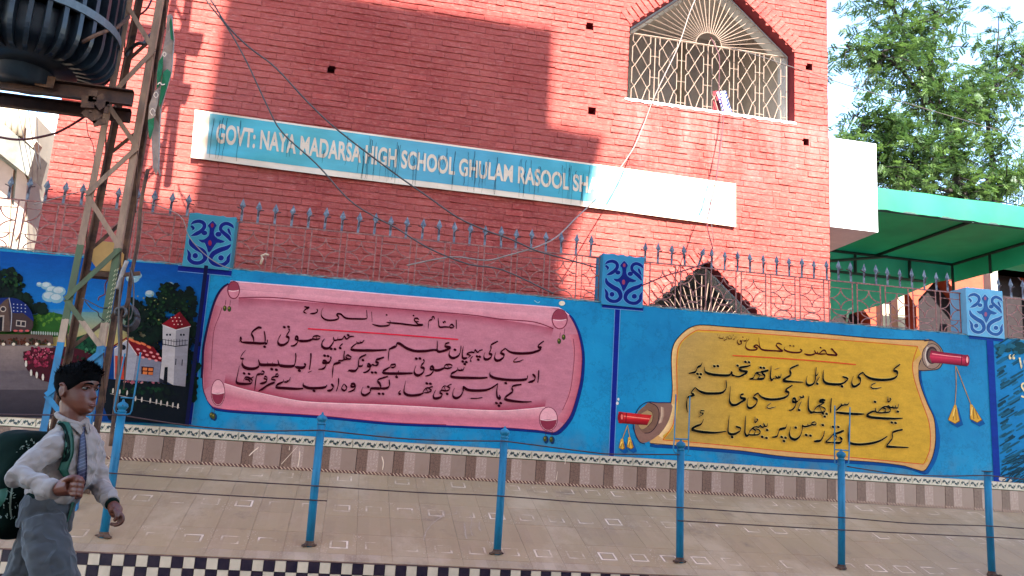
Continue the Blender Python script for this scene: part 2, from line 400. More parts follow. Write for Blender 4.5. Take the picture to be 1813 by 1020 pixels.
def grille(W, label):
    L, Rr, zs, ze = W[0][0]+.03, W[1][0]-.03, W[0][1], W[2][1]-.03; zm = W[3][1]; xm = W[3][0]; y = YB+.15; w = Rr-L; p = w/6; r = .0056
    g = empty('window_grille', ((L+Rr)/2, y, zs), label, 'window grille', 'cream window grilles of the school')
    fr = MB()
    V = lambda x, z, yy=y: Vector((x, yy, z))
    fr.tube([V(L, zs), V(L, ze)], .010, 4); fr.tube([V(Rr, zs), V(Rr, ze)], .010, 4); fr.tube([V(L, ze), V(Rr, ze)], .013, 4); fr.tube([V(L, zs+.012), V(Rr, zs+.012)], .010, 4)
    fr.tube([V(L, ze), V(xm, zm-.05), V(Rr, ze)], .009, 4)
    fr.build('frame', M_GRILLE, g)
    for k in range(6):
        cx = L+p*(k+.5)*.985+.01; q = MB(); rp = .305; zc = ze
        def P(dx, dz): return V(cx+dx, max(zs, zc-dz))
        for s in (-1, 1):
            zz = [P(0, 0)]; d = .145; sd = s
            while d < 1.3 and zc-d > zs:
                zz.append(P(sd*.088, d)); sd = -sd; d += rp
            zz.append(V(cx+sd*0, zs) if False else P(zz[-1].x-cx-(zz[-1].x-cx)*min(1, (zz[-1].z-zs)/.15), 9))
            q.tube(zz, r, 4)
            q.tube([P(s*.125, 0), P(s*.125, .10), P(s*.088, .145)], r, 4)
            d = .145
            while d < 1.2 and zc-d > zs+.02:
                q.tube([P(s*.088, d), P(s*.128, d+.045), P(s*.128, d+rp-.045), P(s*.088, d+rp)], r, 4); d += rp
        q.build('lattice_bar', M_GRILLE, g)
        q = MB(); bx = cx+p*.4925
        if k < 5:
            q.tube([V(bx, ze), V(bx, zs)], r, 4)
            for d in (.29, .595, .90): q.tube([V(bx-p*.4925+.125, ze-d), V(bx+p*.4925-.125, ze-d)], r, 4)
        else:
            for d in (.29, .595, .90): q.tube([V(cx+.125, ze-d), V(Rr, ze-d)], r, 4)
        q.build('upright_bar', M_GRILLE, g)
    cxr = (L+Rr)/2-.0; R0 = .19
    q = MB(); q.tube([V(cxr+R0*math.cos(t), ze+R0*math.sin(t)) for t in [math.pi*i/14 for i in range(15)]], r, 4)
    q.tube([V(cxr+.05+.05*math.cos(t), ze+.10*math.sin(t)) for t in [math.pi*i/8 for i in range(9)]], r*.8, 4)
    q.build('sunburst_hub', M_GRILLE, g)
    nr = 27
    for k in range(nr):
        t = math.pi*(k+.7)/(nr+.4); dx, dz = math.cos(t), math.sin(t)
        # intersection with the gable edge
        ex, ez = (Rr, ze) if dx > 0 else (L, ze)
        ax, az = xm-ex, (zm-.05)-ez; den = dx*az-dz*ax
        s = ((ex-cxr)*az-(ez-ze)*ax)/den if abs(den) > 1e-6 else 1
        MB().tube([V(cxr+dx*R0, ze+dz*R0), V(cxr+dx*s, ze+dz*s)], .0050, 4).build('ray_bar', M_GRILLE, g)
    return g
grille(W1, 'cream iron grille with a sunburst top in the upper pointed window')
grille(W2, 'sunburst iron grille of the lower pointed window, half hidden by the fence')
# striped cloth hung through the bars
def stripes_mat():
    mt, t, b = nt('blue striped cloth'); p = wpos(t); w = N(t, 'TexWave'); w.inputs['Scale'].default_value = 14; w.bands_direction = 'DIAGONAL'; t.links.new(p, w.inputs[0])
    t.links.new(mixc(t, ramp(t, w.outputs['Fac'], [(.45, 0.), (.55, 1.)]), (.03, .04, .30, 1), (.7, .72, .8, 1)), b.inputs['Base Color']); b.inputs['Roughness'].default_value = .9; return mt
cl = empty('hanging_cloth', at(1282, 200, YB+.1), 'blue and white striped cloth tucked through the upper window grille', 'cloth')
v = []; fs = []
for i in range(7):
    for j in range(9):
        u, w_ = i/6, j/8; p = at(1269+u*16+w_*12, 163+w_*42-u*2, YB+.11+.025*math.sin(u*9+w_*3)); v.append(p)
for i in range(6):
    for j in range(8): fs.append((i*9+j, i*9+9+j, i*9+10+j, i*9+j+1))
mesh_obj('cloth', v, fs, stripes_mat(), cl, True)
mesh_obj('folded_end', [at(1262, 162, YB+.2), at(1270, 160, YB+.2), at(1276, 198, YB+.19), at(1262, 196, YB+.19), at(1264, 165, YB+.24), at(1276, 196, YB+.24)], [(0,1,2,3), (0,4,5,3), (1,4,5,2)], M_DRED, cl)

# banner
def banner_mat():
    mt, t, b = nt('printed vinyl'); a = N(t, 'VertexColor', layer_name='Col'); p = wpos(t)
    n1 = noi(t, p, 3, 5, .6, (1, 1, 3)); c = mixc(t, 1., a.outputs[0], ramp(t, n1, [(.3, .86), (.7, 1.1)]), 'MULTIPLY')
    c = mixc(t, ramp(t, noi(t, p, 5, 6, .7, (9, 1, 1)), [(.62, 0.), (.75, .4)]), c, C(60, 110, 130))
    t.links.new(c, b.inputs['Base Color']); b.inputs['Roughness'].default_value = .45; return mt
M_VINYL = banner_mat()
BT = [(345, 194), (1303, 325), (1303, 401), (338, 279)]
def bpt(u, v):
    """u along, v down, in pixels of the photo's banner"""
    a = Vector(BT[0]).lerp(Vector(BT[1]), u); b_ = Vector(BT[3]).lerp(Vector(BT[2]), u); p = a.lerp(b_, v)
    return p
def bw(u, v, off=0.0):
    p = bpt(u, v); p.y += 2.2*math.sin(u*7)*(v*.4+.2)
    w = .012*math.sin(u*41+v*3)+.010*math.sin(u*90-v*5)*(1-v) + .02*math.exp(-u*9)*math.sin(v*14+u*30)
    return at(p.x, p.y, YB-.05-w*.8-off)
ban = empty('school_banner', bw(.5, 1), 'long blue and white cloth banner with the school name, hung on the red wall', 'banner')
vs_, fs_, cs_ = [], [], []
nu, nv = 160, 14
bb = C(50, 152, 182); ww = C(205, 200, 192)
for i in range(nu+1):
    for j in range(nv+1):
        vs_.append(bw(i/nu, j/nv)); cs_.append(ww)
for i in range(nu):
    for j in range(nv): k = i*(nv+1)+j; fs_.append((k, k+1, k+nv+2, k+nv+1))
mesh_obj('cloth', vs_, fs_, M_VINYL, ban, True, cols=cs_)
vs_, fs_, cs_ = [], [], []
nv = 12; u0, u1 = .028, .955
for i in range(nu+1):
    for j in range(nv+1):
        u = u0+(u1-u0)*i/nu; vs_.append(bw(u, .035+.84*j/nv, .0025))
        glare = min(1, max(0, (u-.728)/.07)+max(0, (.05-u)/.03)*.8)*(.7+.3*math.sin(j*1.7+i*.4)); q1 = C(52+14*math.sin(u*5), 152+8*math.sin(u*9), 182); q2 = C(150, 188, 196); cs_.append(tuple(a_*(1-glare)+b2_*glare for a_, b2_ in zip(q1, q2)))  # field paled at both ends to stand in for sun glare
for i in range(nu):
    for j in range(nv): k = i*(nv+1)+j; fs_.append((k, k+1, k+nv+2, k+nv+1))
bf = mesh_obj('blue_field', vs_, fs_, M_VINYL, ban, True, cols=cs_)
# the school name
cu = bpy.data.curves.new('txt', 'FONT'); cu.body = 'GOVT: NAYA MADARSA HIGH SCHOOL GHULAM RASOOL SHAH'; cu.offset = .030; cu.size = 1; cu.space_character = 1.03
to = bpy.data.objects.new('txt', cu); COL.objects.link(to); bpy.context.view_layer.update()
me = bpy.data.meshes.new_from_object(to.evaluated_get(bpy.context.evaluated_depsgraph_get()))
# width up to the last letter that can be read (SHA)
xs = [v.co.x for v in me.vertices]; ys = [v.co.y for v in me.vertices]; xmin, xmax = min(xs), max(xs)
bmm = bmesh.new(); bmm.from_mesh(me); bmesh.ops.triangulate(bmm, faces=bmm.faces)
for _k in range(3): bmesh.ops.subdivide_edges(bmm, edges=[e for e in bmm.edges if e.calc_length() > .16], cuts=1, use_grid_fill=False); bmesh.ops.triangulate(bmm, faces=bmm.faces)
def Lp(x, y):
    u = (x-xmin)/(xmax-xmin)
    px = 379+u*694; base = 251+u*94.5; h = 33-5*u
    py = base - y/.72*h
    uu = (px-338)/965; t0 = Vector(BT[0]).lerp(Vector(BT[1]), uu); b0 = Vector(BT[3]).lerp(Vector(BT[2]), uu)
    return uu, (py-t0.y)/(b0.y-t0.y)
vs_ = [bw(*Lp(v.co.x, v.co.y), .0055) for v in bmm.verts]; fs_ = [[v.index for v in f.verts] for f in bmm.faces]; bmm.free()
bpy.data.objects.remove(to)
mesh_obj('lettering', vs_, fs_, INK, bf, cols=[C(196, 192, 186)]*len(vs_))
# black drips
dr = MB(); rr = random.Random(12)
def drip(x, v0, v1, w=.8):
    u = (x-338)/965; n = 6; pts = []
    for k in range(n+1):
        v = v0+(v1-v0)*k/n; uu = u-.004*(v-v0)+rr.uniform(-.0009, .0009); ww_ = w/965*(1-.5*k/n)
        pts.append((uu-ww_/2, uu+ww_/2, v))
    vs2 = []; f2 = []
    for a, b_, v in pts: vs2 += [bw(a, v, .008), bw(b_, v, .008)]
    for k in range(n): f2.append((2*k, 2*k+1, 2*k+3, 2*k+2))
    dr.add(vs2, f2)
for x in (373, 384, 389, 396, 421): drip(x, .08+rr.random()*.1, .95, .9)
for x in (506, 512, 570, 572, 612): drip(x, .08+rr.random()*.5, .6+rr.random()*.3, .8)
for k in range(85):
    x = 618+rr.random()**.9*430; a = rr.random()*.45; drip(x, .05+a, min(.98, .2+a+rr.random()**1.5*.8), rr.uniform(.4, .95))
dr.cc = (.02, .012, .02, 1); dr.c = [dr.cc]*len(dr.v)
tag(dr.build('drip_stain', INK, bf, cols=True), kind='stuff')

# white concrete bay on the corner
a, b_ = at(1466, 240, YB), at(1550, 257, YB); lo = at(1553, 412, YB)
bay = MB().box((BX1+.004, YB-.02, lo.z), (lo.x, YB+4.2, b_.z+.01)); bay = bay.build('concrete_bay', M_WHITE)
tag(bay, 'plain white box bay jutting from the right edge of the red school', 'bay')
# ------------------------------------------------------------------ boundary wall with its paintings
wall = empty('mural_wall', (2.5, YW, 0), 'long bright blue boundary wall painted with scrolls of verse and a village scene', 'wall')
ztop = lambda x: at(422, 476.8, YW).z + (at(1714, 592.6, YW).z-at(422, 476.8, YW).z)*(x-at(422, 476.8, YW).x)/(at(1714, 592.6, YW).x-at(422, 476.8, YW).x)
mb = MB(); xs = np.arange(-7, 13, .045); rr = random.Random(2); n = len(xs); v = []
zbase = Z(-.24)
for x in xs:
    z = ztop(x)+rr.uniform(-.006, .006)+.006*math.sin(x*5)
    v += [(x, YW, zbase), (x, YW, z-.012), (x, YW+.015+rr.uniform(-.008, .008), z), (x, YW+.23, z), (x, YW+.23, 0)]
f = []
for i in range(n-1):
    for k in range(4): f.append((i*5+k, i*5+5+k, i*5+6+k, i*5+1+k))
mb.add(v, f); mb.build('wall_body', M_BLUE, wall, smooth=False)
# ragged pale plaster lip along the top
mb = MB(); v = []; f = []
for i, x in enumerate(xs):
    z = ztop(x)+rr.uniform(-.003, .007); v += [(x, YW+.002, z-.004-rr.random()*.010), (x, YW-.008*rr.random(), z+.004), (x, YW+.05, z+.010)]
for i in range(n-1):
    for k in range(2): f.append((i*3+k, i*3+3+k, i*3+4+k, i*3+1+k))
mb.add(v, f); mb.build('plaster_lip', simple('chalky blue plaster edge', C(120, 160, 185), .9, var=.5, scale=30), wall)

def catmull(pts, n=4):
    if len(pts) < 3: return [tuple(p) for p in pts]
    out = []; P = [pts[0]]+list(pts)+[pts[-1]]
    for i in range(1, len(P)-2):
        p0, p1, p2, p3 = [np.array(q, float) for q in P[i-1:i+3]]
        for k in range(n):
            t = k/n
            out.append(tuple(.5*((2*p1)+(-p0+p2)*t+(2*p0-5*p1+4*p2-p3)*t*t+(-p0+3*p1-3*p2+p3)*t**3)))
    out.append(tuple(pts[-1])); return out
class Art:
    """flat paint on a wall: shapes given on the photo's grid, laid on plane Y, each a hair above the last"""
    def __init__(s, Y=YW, off=.002, step=.00004): s.mb = MB(); s.Y = Y; s.o = off; s.step = step
    def w(s, p): return at(p[0], p[1], s.Y-s.o)
    def poly(s, pts, col, smooth=0, lift=True):
        if smooth: pts = catmull(list(pts)+[pts[0]], smooth)[:-1]
        if lift: s.o += s.step
        v = [s.w(p) for p in pts]; tris = geometry.tessellate_polygon([[Vector((q.x, q.z, 0)) for q in v]])
        s.mb.cc = col; s.mb.add(v, [tuple(t) for t in tris]); return s
    def ell(s, x, y, rx, ry, col, n=14, rot=0.0):
        c_, s_ = math.cos(rot), math.sin(rot)
        return s.poly([(x+rx*math.cos(t)*c_-ry*math.sin(t)*s_, y+rx*math.cos(t)*s_+ry*math.sin(t)*c_) for t in [2*math.pi*k/n for k in range(n)]], col)
    def strip(s, A, B, ca, cb, smooth=4):
        """a band between two lines shading from one colour to the other"""
        A = catmull(A, smooth) if smooth else A; B = catmull(B, smooth) if smooth else B; n = max(len(A), len(B))
        def rs(L):
            L = np.array(L, float); d = np.r_[0, np.cumsum(np.hypot(*np.diff(L, axis=0).T))]; t = np.linspace(0, d[-1], n)
            return np.c_[np.interp(t, d, L[:, 0]), np.interp(t, d, L[:, 1])]
        A = rs(A); B = rs(B); s.o += s.step; b = len(s.mb.v); m_ = 4
        for k in range(m_+1):
            t = k/m_; s.mb.cc = tuple(ca[i]*(1-t)+cb[i]*t for i in range(4))
            s.mb.add([s.w(A[i]*(1-t)+B[i]*t) for i in range(n)], [])
        for k in range(m_):
            for i in range(n-1):
                s.mb.f.append([b+k*n+i, b+k*n+i+1, b+(k+1)*n+i+1, b+(k+1)*n+i]); s.mb.m.append(0)
        return s
    def line(s, pts, w, col, smooth=4, taper=False, pen=None):
        P = np.array(catmull(pts, smooth) if smooth else pts, float); n = len(P)
        if n < 2: return s
        T = np.gradient(P, axis=0); T /= (np.linalg.norm(T, axis=1)[:, None]+1e-9); Nn = np.c_[-T[:, 1], T[:, 0]]
        wid = np.full(n, w, float)
        if pen is not None:
            nb = np.array([math.cos(pen), -math.sin(pen)]); cr = np.abs(T[:, 0]*nb[1]-T[:, 1]*nb[0]); wid = w*(.27+.80*cr)
        if taper:
            k = min(n, max(2, n//4)); e = np.ones(n); e[:k] = np.linspace(.6, 1, k); e[-k:] = np.minimum(e[-k:], np.linspace(1, .35, k)); wid = wid*e
        s.o += s.step; s.mb.cc = col; L = P+Nn*wid[:, None]/2; Rr = P-Nn*wid[:, None]/2
        s.mb.add([s.w(q) for q in L]+[s.w(q) for q in Rr], [(i, i+1, n+i+1, n+i) for i in range(n-1)]); return s
    def done(s, name, parent, mat=None): return s.mb.build(name, mat or PAINT, parent, cols=True)
def reg(x0, y0, sc): return lambda p: (x0+p[0]/sc, y0+p[1]/sc)
def parse(t): return [tuple(float(a) for a in q.split(',')) for q in t.split()]
RA, RB, RC, RD = reg(350, 490, 5.1), reg(690, 520, 5.1), reg(350, 650, 5.1), reg(690, 650, 5.1)
RE, RF, RG, RH = reg(1180, 570, 6.374), reg(1430, 580, 5.668), reg(1080, 680, 5.666), reg(1400, 700, 4.249)
def write(name, parent, rows, col, w, halo=None, pen=1.28):
    a = Art(off=.010 if halo else .0075); 
    if halo:
        for rg, wk, text in rows:
            for st in text.strip().split(';'):
                st = st.strip()
                if not st: continue
                if st[0] == '.':
                    for q in parse(st[1:]): p = rg(q); a.ell(p[0], p[1], w*wk*.62+.8, w*wk*.55+.8, halo, 8)
                else: a.line([rg(q) for q in parse(st)], w*wk+1.5, halo, 4, True, pen)
        a.o += .0006
    for rg, wk, text in rows:
        for st in text.strip().split(';'):
            st = st.strip()
            if not st: continue
            if st[0] == '.':
                for q in parse(st[1:]): p = rg(q); a.ell(p[0], p[1], w*wk*.62, w*wk*.50, col, 8, .5)
            else: a.line([rg(q) for q in parse(st)], w*wk, col, 5, True, pen)
    a.done(name, parent, INK)

# the pink scroll
pk = lambda r, g, b: C(r, g, b)
PINK, PINKD, PINKL, MAR = C(170, 110, 132), C(150, 62, 86), C(196, 142, 162), C(96, 14, 44)
out1 = [(405,503),(410.8,498.2),(422.5,498.8),(560,510),(700,522.4),(860,535),(974,543.5),(992,546.5),(1007.6,558),(1016,572),(1024,592),(1030,622),(1030,650),(1026,682),(1013,728),(1000,750),(984,764.7),
        (970,765),(950.8,761.8),(888,757),(790,752),(690,748),(565.7,736),(428.4,727.5),(392,724),(377.5,720.6),(366,707),(360,690),(358.6,670),(359.8,650),(361.8,615.5),(369.6,576),(381,535),(393,513)]
a = Art(off=.002)
a.poly([(x+(5 if x > 700 else 1.5), y+(5 if y > 640 else 2)) for x, y in out1], C(8, 34, 110), 3)
a.line([(x-1, y-.5) for x, y in out1[-6:]]+[out1[0]], 5, C(20, 16, 60), 3)
a.poly(out1, PINK, 3)
a.o += .0003
# soft brushed tone along the rolled edges
a.strip([(422.5,528),(487,528),(585,538),(690,546.5),(827,558),(886,566),(945,571),(980,582)], [(422,548),(487,545),(585,554),(690,562),(827,573),(886,582),(940,590),(975,600)], C(146,70,92), PINK)
a.strip([(381,540),(370,580),(363,620),(361,660),(362,690)], [(396,545),(385,580),(378,620),(376,660),(377,680)], C(158,84,104), PINK)
a.strip([(397,679.4),(428,689),(460,697),(516.7,709),(565.7,713.7),(700,718.6),(866.5,727.5),(925,725.5),(964.5,721.6)], [(400,660),(430,670),(470,680),(520,692),(565,697),(700,702),(866,711),(925,709),(968,705)], C(142,44,72), PINK)
a.strip([(1024,592),(1030,622),(1030,650),(1026,682),(1013,728),(998,750)], [(1008,592),(1015,622),(1015,650),(1010,682),(998,722),(985,742)], C(166,84,106), C(182,112,130))
a.strip([(410,512),(560,523),(690,534),(860,548),(975,556)], [(422,527),(560,536),(690,545.5),(860,562),(978,581)], C(196,142,162), C(184,118,140))
a.poly([(422,499),(560,510.5),(700,523),(974,544),(985,550),(978,570),(975,556),(860,548),(690,534),(560,523),(424,512)], C(190,134,154))
a.strip([(397,679.4),(428,689),(460,697),(516.7,709),(565.7,713.7),(700,718.6),(866.5,727.5),(925,725.5),(964.5,721.6)], [(398,700),(428,708),(460,714),(516,722),(565,725),(700,734),(866,743),(925,744),(964,744)], C(200,150,166), C(176,104,126))
a.strip([(398,700),(428,708),(460,714),(516,722),(565,725),(700,734),(866,743),(925,744),(964,744)], [(392,724),(428.4,727.5),(490,731),(540,734),(565.7,736),(690,748),(888,757),(940,761),(962,764)], C(176,104,126), C(190,110,136))
for pts, w, c_ in (([(422.5,527.3),(487,527),(585,537),(690,545.5),(827,557),(886,565),(945,570),(980,582)], 1.7, MAR),
                   ([(397,679),(428,688.5),(460,696),(516.7,708),(565.7,713),(700,718),(866.5,727),(925,725),(964.5,721)], 1.6, C(214,176,190)),
                   ([(374,655),(378,590),(388,560),(393,545)], .9, MAR), ([(1015,600),(1017,630),(1010,690),(996,726)], .9, MAR),
                   (out1[1:9], 1.6, C(206,186,214)), (out1[8:20], 1.3, C(60,14,70)), (out1[-8:]+[out1[0]], 1.5, C(60,14,60)),
                   (out1[20:26], 1.2, C(110,20,60))):
    a.line(pts, w, c_)
for (x, y, rx, ry, top) in ((413.7,513.5,10,15,1), (991,565,13,17,1), (386,695,11.5,22.5,0), (971,742,15.5,20.5,0)):
    a.ell(x, y, rx+1.2, ry+1.2, C(90,14,46), 20); a.ell(x, y, rx, ry, C(128,52,74) if top else C(200,150,166), 20)
    n = 10; arc = [(x+rx*.96*math.cos(t), y+ry*.96*math.sin(t)) for t in np.linspace(.05, math.pi-.05, n)]
    a.poly(arc, C(184,118,140) if top else C(120,40,64))
    a.line([(x-rx*.9, y+1), (x, y+2.5), (x+rx*.9, y+.5)], 1.3, C(210,180,195))
for (x, y, dx) in ((398,546,0), (406,547,0), (990,604,0), (998,597,0), (374,735,1), (378,737,1), (965,777,1), (976,778,1)):
    a.line([(x+2, y-15), (x+1, y-6)], .8, C(60,20,40), 0)
    a.ell(x+2, y+1.5, 4.2, 7, C(10,40,90)) if dx else None
    a.ell(x, y, 3.4, 5.2, C(50,62,30)); a.ell(x-.7, y-1.5, 1.3, 2, C(120,110,50), 8)
scroll1 = a.done('pink_scroll', wall)
DK = C(44, 6, 20)
write('title_lettering', scroll1, [
 (RB, 1, "600,235 602,276 602,318; 582,300 560,277 540,297 556,308 580,303; 545,303 500,300 450,300 441,262 437,215; 480,250 488,262 496,250 505,264; 405,232 398,210 383,212 382,232 360,240 350,262 348,316; 262,252 232,252 222,228 246,222 266,236; .215,198; 232,252 256,276 300,282 250,287 180,282 90,270 0,262 -30,258"),
 (RA, 1, "1745,418 1733,392; 1734,415 1728,436 1690,444 1635,444 1576,428; .1706,345; 1570,315 1575,408; 1525,300 1528,345 1522,378 1440,380 1340,374 1292,338 1254,340 1274,374 1226,392 1158,388 1118,356 1118,312 1135,280; 1076,290 1082,314 1056,330 1014,334; 964,268 984,276 1006,278 972,296 958,316 985,332")], DK, 3.1)
a = Art(off=.009); a.line([(545,582),(680,591),(811.5,601)], 2.2, C(196, 26, 60), 3); a.done('red_underline', scroll1, INK)
T1, T2, T3, T4, T5 = reg(790, 600, 8.089), reg(480, 570, 8.089), reg(560, 620, 8.089), reg(410, 620, 9.707), reg(700, 630, 8.089)
T6, T7, T8, T9 = reg(1300, 630, 7.444), reg(1430, 690, 7.444), reg(1300, 730, 8.089), reg(1400, 600, 14.56)
write('verse_lettering', scroll1, [
 # first line
 (T1, 1, "1400,30 1340,75 1318,100 1330,122 1358,125 1345,155 1300,178 1200,202 1060,208 940,196 880,165 850,135; 850,135 800,170 782,200 826,228 815,270 760,308 715,308 694,275 700,225 712,188; 742,34 665,72 642,95 640,150 618,205 650,228 640,265 590,295 550,285 540,240 558,190; 212,98 206,170 180,235 120,272 70,268 42,225 52,165; .126,156; 300,270 262,280 234,262 232,200 246,100; .442,252 480,256 460,298 238,325 288,332 265,362"),
 (T1, .68, "522,156 478,168 450,192 412,158 400,196 362,190 310,205 300,222 350,238 310,270; 380,248 352,285 350,318 364,312"),
 (T1, .5, "1022,265 970,310 975,330 1040,325 1108,295"),
 (RB, 1, "540,442 506,452 504,476 548,488 500,512 446,524 428,506 430,470 428,424; 446,520 400,508 320,518 230,518 152,492 92,452 64,452 58,474 22,494 -6,496"),
 (RA, .8, "1785,622 1752,642 1730,662 1724,700 1722,758"),
 (T2, 1, "1654,400 1500,408 1400,408 1260,408 1165,400 1148,378 1180,340 1228,305; 905,240 886,300 830,370 770,378 730,345 732,290 766,240; 600,242 540,268 460,275 385,268; 385,262 350,245 352,215 375,215 385,255 370,305 330,338 280,345; 250,95 262,125 232,175 222,205 252,228 245,280 190,325 130,330 98,295 108,235 142,180; .190,75 250,70; .1104,190; .860,385 915,388; .990,375"),
 (T2, .66, "1228,305 1222,272; 1230,304 1268,302 1276,270; 1268,302 1306,292 1334,258; 1186,206 1130,212 1080,245 1048,205 1020,245 960,252 958,212; 960,252 905,264 892,215; 1026,310 985,350 990,382; 704,212 660,198 612,208 596,238 640,250 688,240 704,212; 640,203 655,245; 600,240 560,262"),
 (RA, .95, "577,464 544,460 488,506 502,550 508,596; 600,490 608,540 606,592 574,602 508,598 430,594 390,590; 632,568 624,600 606,602; .604,632"),
 (RA, .7, "400,592 384,570 386,545 400,572; 386,575 372,590"),
 # second line
 (RB, 1, "1346,690 1344,750 1336,806; 1290,725 1312,752 1302,784 1250,802; 1244,738 1236,770 1170,780 1060,778 952,762 908,738 906,704; .1048,808"),
 (T5, 1, "1322,312 1200,318 1000,315 850,308 800,292 808,255 860,225 900,195; 700,172 640,200 590,208 550,200; 550,195 508,195 502,168 525,152 548,180 540,225 500,270 430,292; 400,50 412,85 378,130 370,160 408,182 400,235 350,275 300,275 270,235 280,180 298,140; .300,40 352,38"),
 (T5, .66, "900,198 885,168; 900,206 935,208 945,180; 935,208 970,200 988,160; 816,138 780,122 722,130 700,165 740,182 798,168 816,138; 745,126 762,175; 700,170 670,190"),
 (T3, 1, "1380,330 1250,334 1050,334 965,326 960,300 1010,268 1060,238; 970,102 900,125 862,140 856,165 885,188 870,215 840,220; 770,240 738,232 738,205 755,202 775,228 765,270 720,312 670,320; 715,64 645,95 612,130 605,190 600,240 565,290 520,298 470,290 452,312; 400,130 395,80 405,5; .1150,385; .800,320 850,322; .668,142; 205,90 208,130 180,175 140,185; 145,185 100,185 96,160 120,152 145,180 125,240 90,268 30,275; .120,78 168,85; 340,180 300,186 255,205 238,260 228,400"),
 (T3, .72, "1060,240 1072,212 1125,205 1130,232 1095,250 1065,238; 1182,292 1162,330 1140,372; 840,220 800,208 785,228 765,232; 668,200 655,225 605,232; 502,102 450,70 425,95 442,122 480,125 502,102; 455,130 405,135 365,150 322,152 318,175 352,182"),
 (T4, 1.12, "1362,50 1362,150 1335,345; 1250,225 1268,265 1230,298 1150,300 1090,282; 1100,50 1105,130 1088,230 1060,270 980,278 880,272 820,250 795,165; 820,250 760,256 700,252 640,252 560,252 490,240 462,160; 475,230 465,280 400,315 300,318 215,290 182,230 190,170; .690,325 770,338; .1165,352"),
 (T4, .6, "190,170 205,145 160,145 170,90 240,0; 712,250 700,205; 622,248 612,198; 1316,382 1385,355"),
 # third line
 (RD, 1, "1190,156 1122,168 1104,188 1110,220 1084,242 1046,270 1044,290 1100,304 1200,314 1282,312; 976,156 966,214 972,270 998,284 990,250; .964,325 1002,325 986,348; 978,148 930,182 872,206 780,212 702,204 664,180 662,218 638,262 600,280 572,262 572,220 586,190"),
 (T5, .4, "1075,610 1160,610 1250,598"),
 (T5, 1, "632,528 668,552 650,590 600,608 555,605 545,560 578,488; .742,545; 400,530 350,555 260,568 180,562 130,530 125,470 150,355; .450,395 502,400; .62,545"),
 (T5, .66, "805,404 762,425 748,440 778,462 765,490 720,502 668,490 672,460 700,432 745,440; 692,436 722,498; 668,492 640,510 632,530; 538,440 502,450 490,470 515,498 470,524 400,530; 495,462 440,465 392,520; 435,468 470,520; 76,496 45,530 65,545 46,568"),
 (RC, 1, "1728,112 1730,166 1704,190 1644,192; 1718,84 1640,108 1626,126 1644,152 1650,188 1600,192 1562,196 1556,226 1514,254 1486,246 1478,218 1494,178; .1638,240 1674,242; .1540,178; 1418,176 1390,176 1386,156 1412,152 1422,180 1406,208 1358,226; 1272,98 1270,160 1250,222; 1206,150 1224,178 1204,208 1168,214; 1168,160 1148,182 1080,190 1000,188 956,168 954,140; .1050,215"),
 (RC, .8, "1322,150 1300,190 1324,212 1346,186 1324,152"),
 (T4, 1, "1230,660 1120,665 950,655 800,645 765,625 790,590 870,550 900,530; 740,555 680,575 610,610 540,660 460,705; 612,480 600,530 560,560 485,578; 505,408 450,420 425,460 410,560 395,695; 330,578 200,580 110,570 80,530 100,430 135,265; .215,400 300,408"),
 (T4, .7, "900,535 890,500; 905,545 950,545 955,512; 950,545 990,515 1012,460; 800,408 765,415 755,448 800,450 805,415; 765,448 700,470 690,500 745,515 740,555; 610,470 575,450 560,485 605,500 612,470; 522,352 556,375 550,408 505,408 520,360; 380,455 330,482 290,468 235,468 200,540; 290,480 352,515 335,568 260,578; 232,498 290,510 320,552"),
], DK, 4.6)

# the yellow scroll
YEL, YELD = C(184, 150, 48), C(166, 128, 30)
YB_, BRN = C(184, 146, 96), C(112, 84, 74)
out2 = [(1189.4,664),(1188.5,640),(1189.4,621.8),(1195.7,604.5),(1211.4,587),(1226,578.5),(1246,575.5),(1305.5,580),(1450,590.4),(1553.5,599.4),(1624,602),(1647,602),(1640,622),(1629,640),(1626.7,656),(1629,679),(1641.7,714),(1654,742),(1656.5,777.7),(1652,806),(1643,826),(1635,834),(1624,832),(1600,824.7),(1541,817.7),(1400,809.4),(1309.5,798),(1203.5,789.4),(1150.6,784.9),(1166,770),(1180,748),(1187.7,715),(1190.3,690)]
inn2 = [(1198.8,695.5),(1198,648.4),(1200.4,617),(1211.4,599.8),(1231.8,585.7),(1247.5,585),(1305.5,588),(1450,599),(1625,613.5),(1616,642),(1618,668),(1629,703.5),(1645,749),(1647,789.4),(1642,808),(1635,822),(1541,813),(1400,800),(1256.5,785.9),(1173.5,778.8),(1186,762),(1193,747),(1197,715)]
a = Art(off=.002)
a.poly([(x+(4.5 if x > 1500 else 0), y+(6 if y > 690 else 0)) for x, y in out2], C(6, 60, 128), 3)
a.line([(1629,679),(1641,714),(1655,745),(1661,779),(1655,812),(1640,838)], 7, C(8, 78, 150), 4)
a.poly(out2, C(190, 152, 98), 3); a.o += .0003
a.strip([(1190,690),(1189,640),(1197,603),(1226,579)], [(1198,690),(1197,648),(1203,613),(1232,586)], C(206,180,128), C(186,150,92))
a.strip([(1166,772),(1180,750),(1188,716)], [(1176,778),(1190,754),(1197,716)], C(222,198,150), C(190,156,100))
a.poly(inn2, YEL, 2)
a.strip([(1200,690),(1200,648),(1203,618),(1213,601),(1233,588)], [(1330,700),(1330,660),(1332,630),(1336,606),(1340,593)], C(160,136,80), YEL, 3)
a.strip([(1176,777),(1188,764),(1197,742),(1200,716),(1200,690)], [(1330,793),(1330,770),(1330,750),(1330,724),(1330,700)], C(152,130,74), YEL, 3)
a.line(out2[1:12], 1.7, C(16, 14, 34)); a.line(out2[12:24], 1.5, C(22, 14, 34)); a.line(out2[23:29], 1.4, C(22, 20, 40)); a.line(out2[29:]+[out2[0], out2[1]], 1.5, C(22, 14, 34))
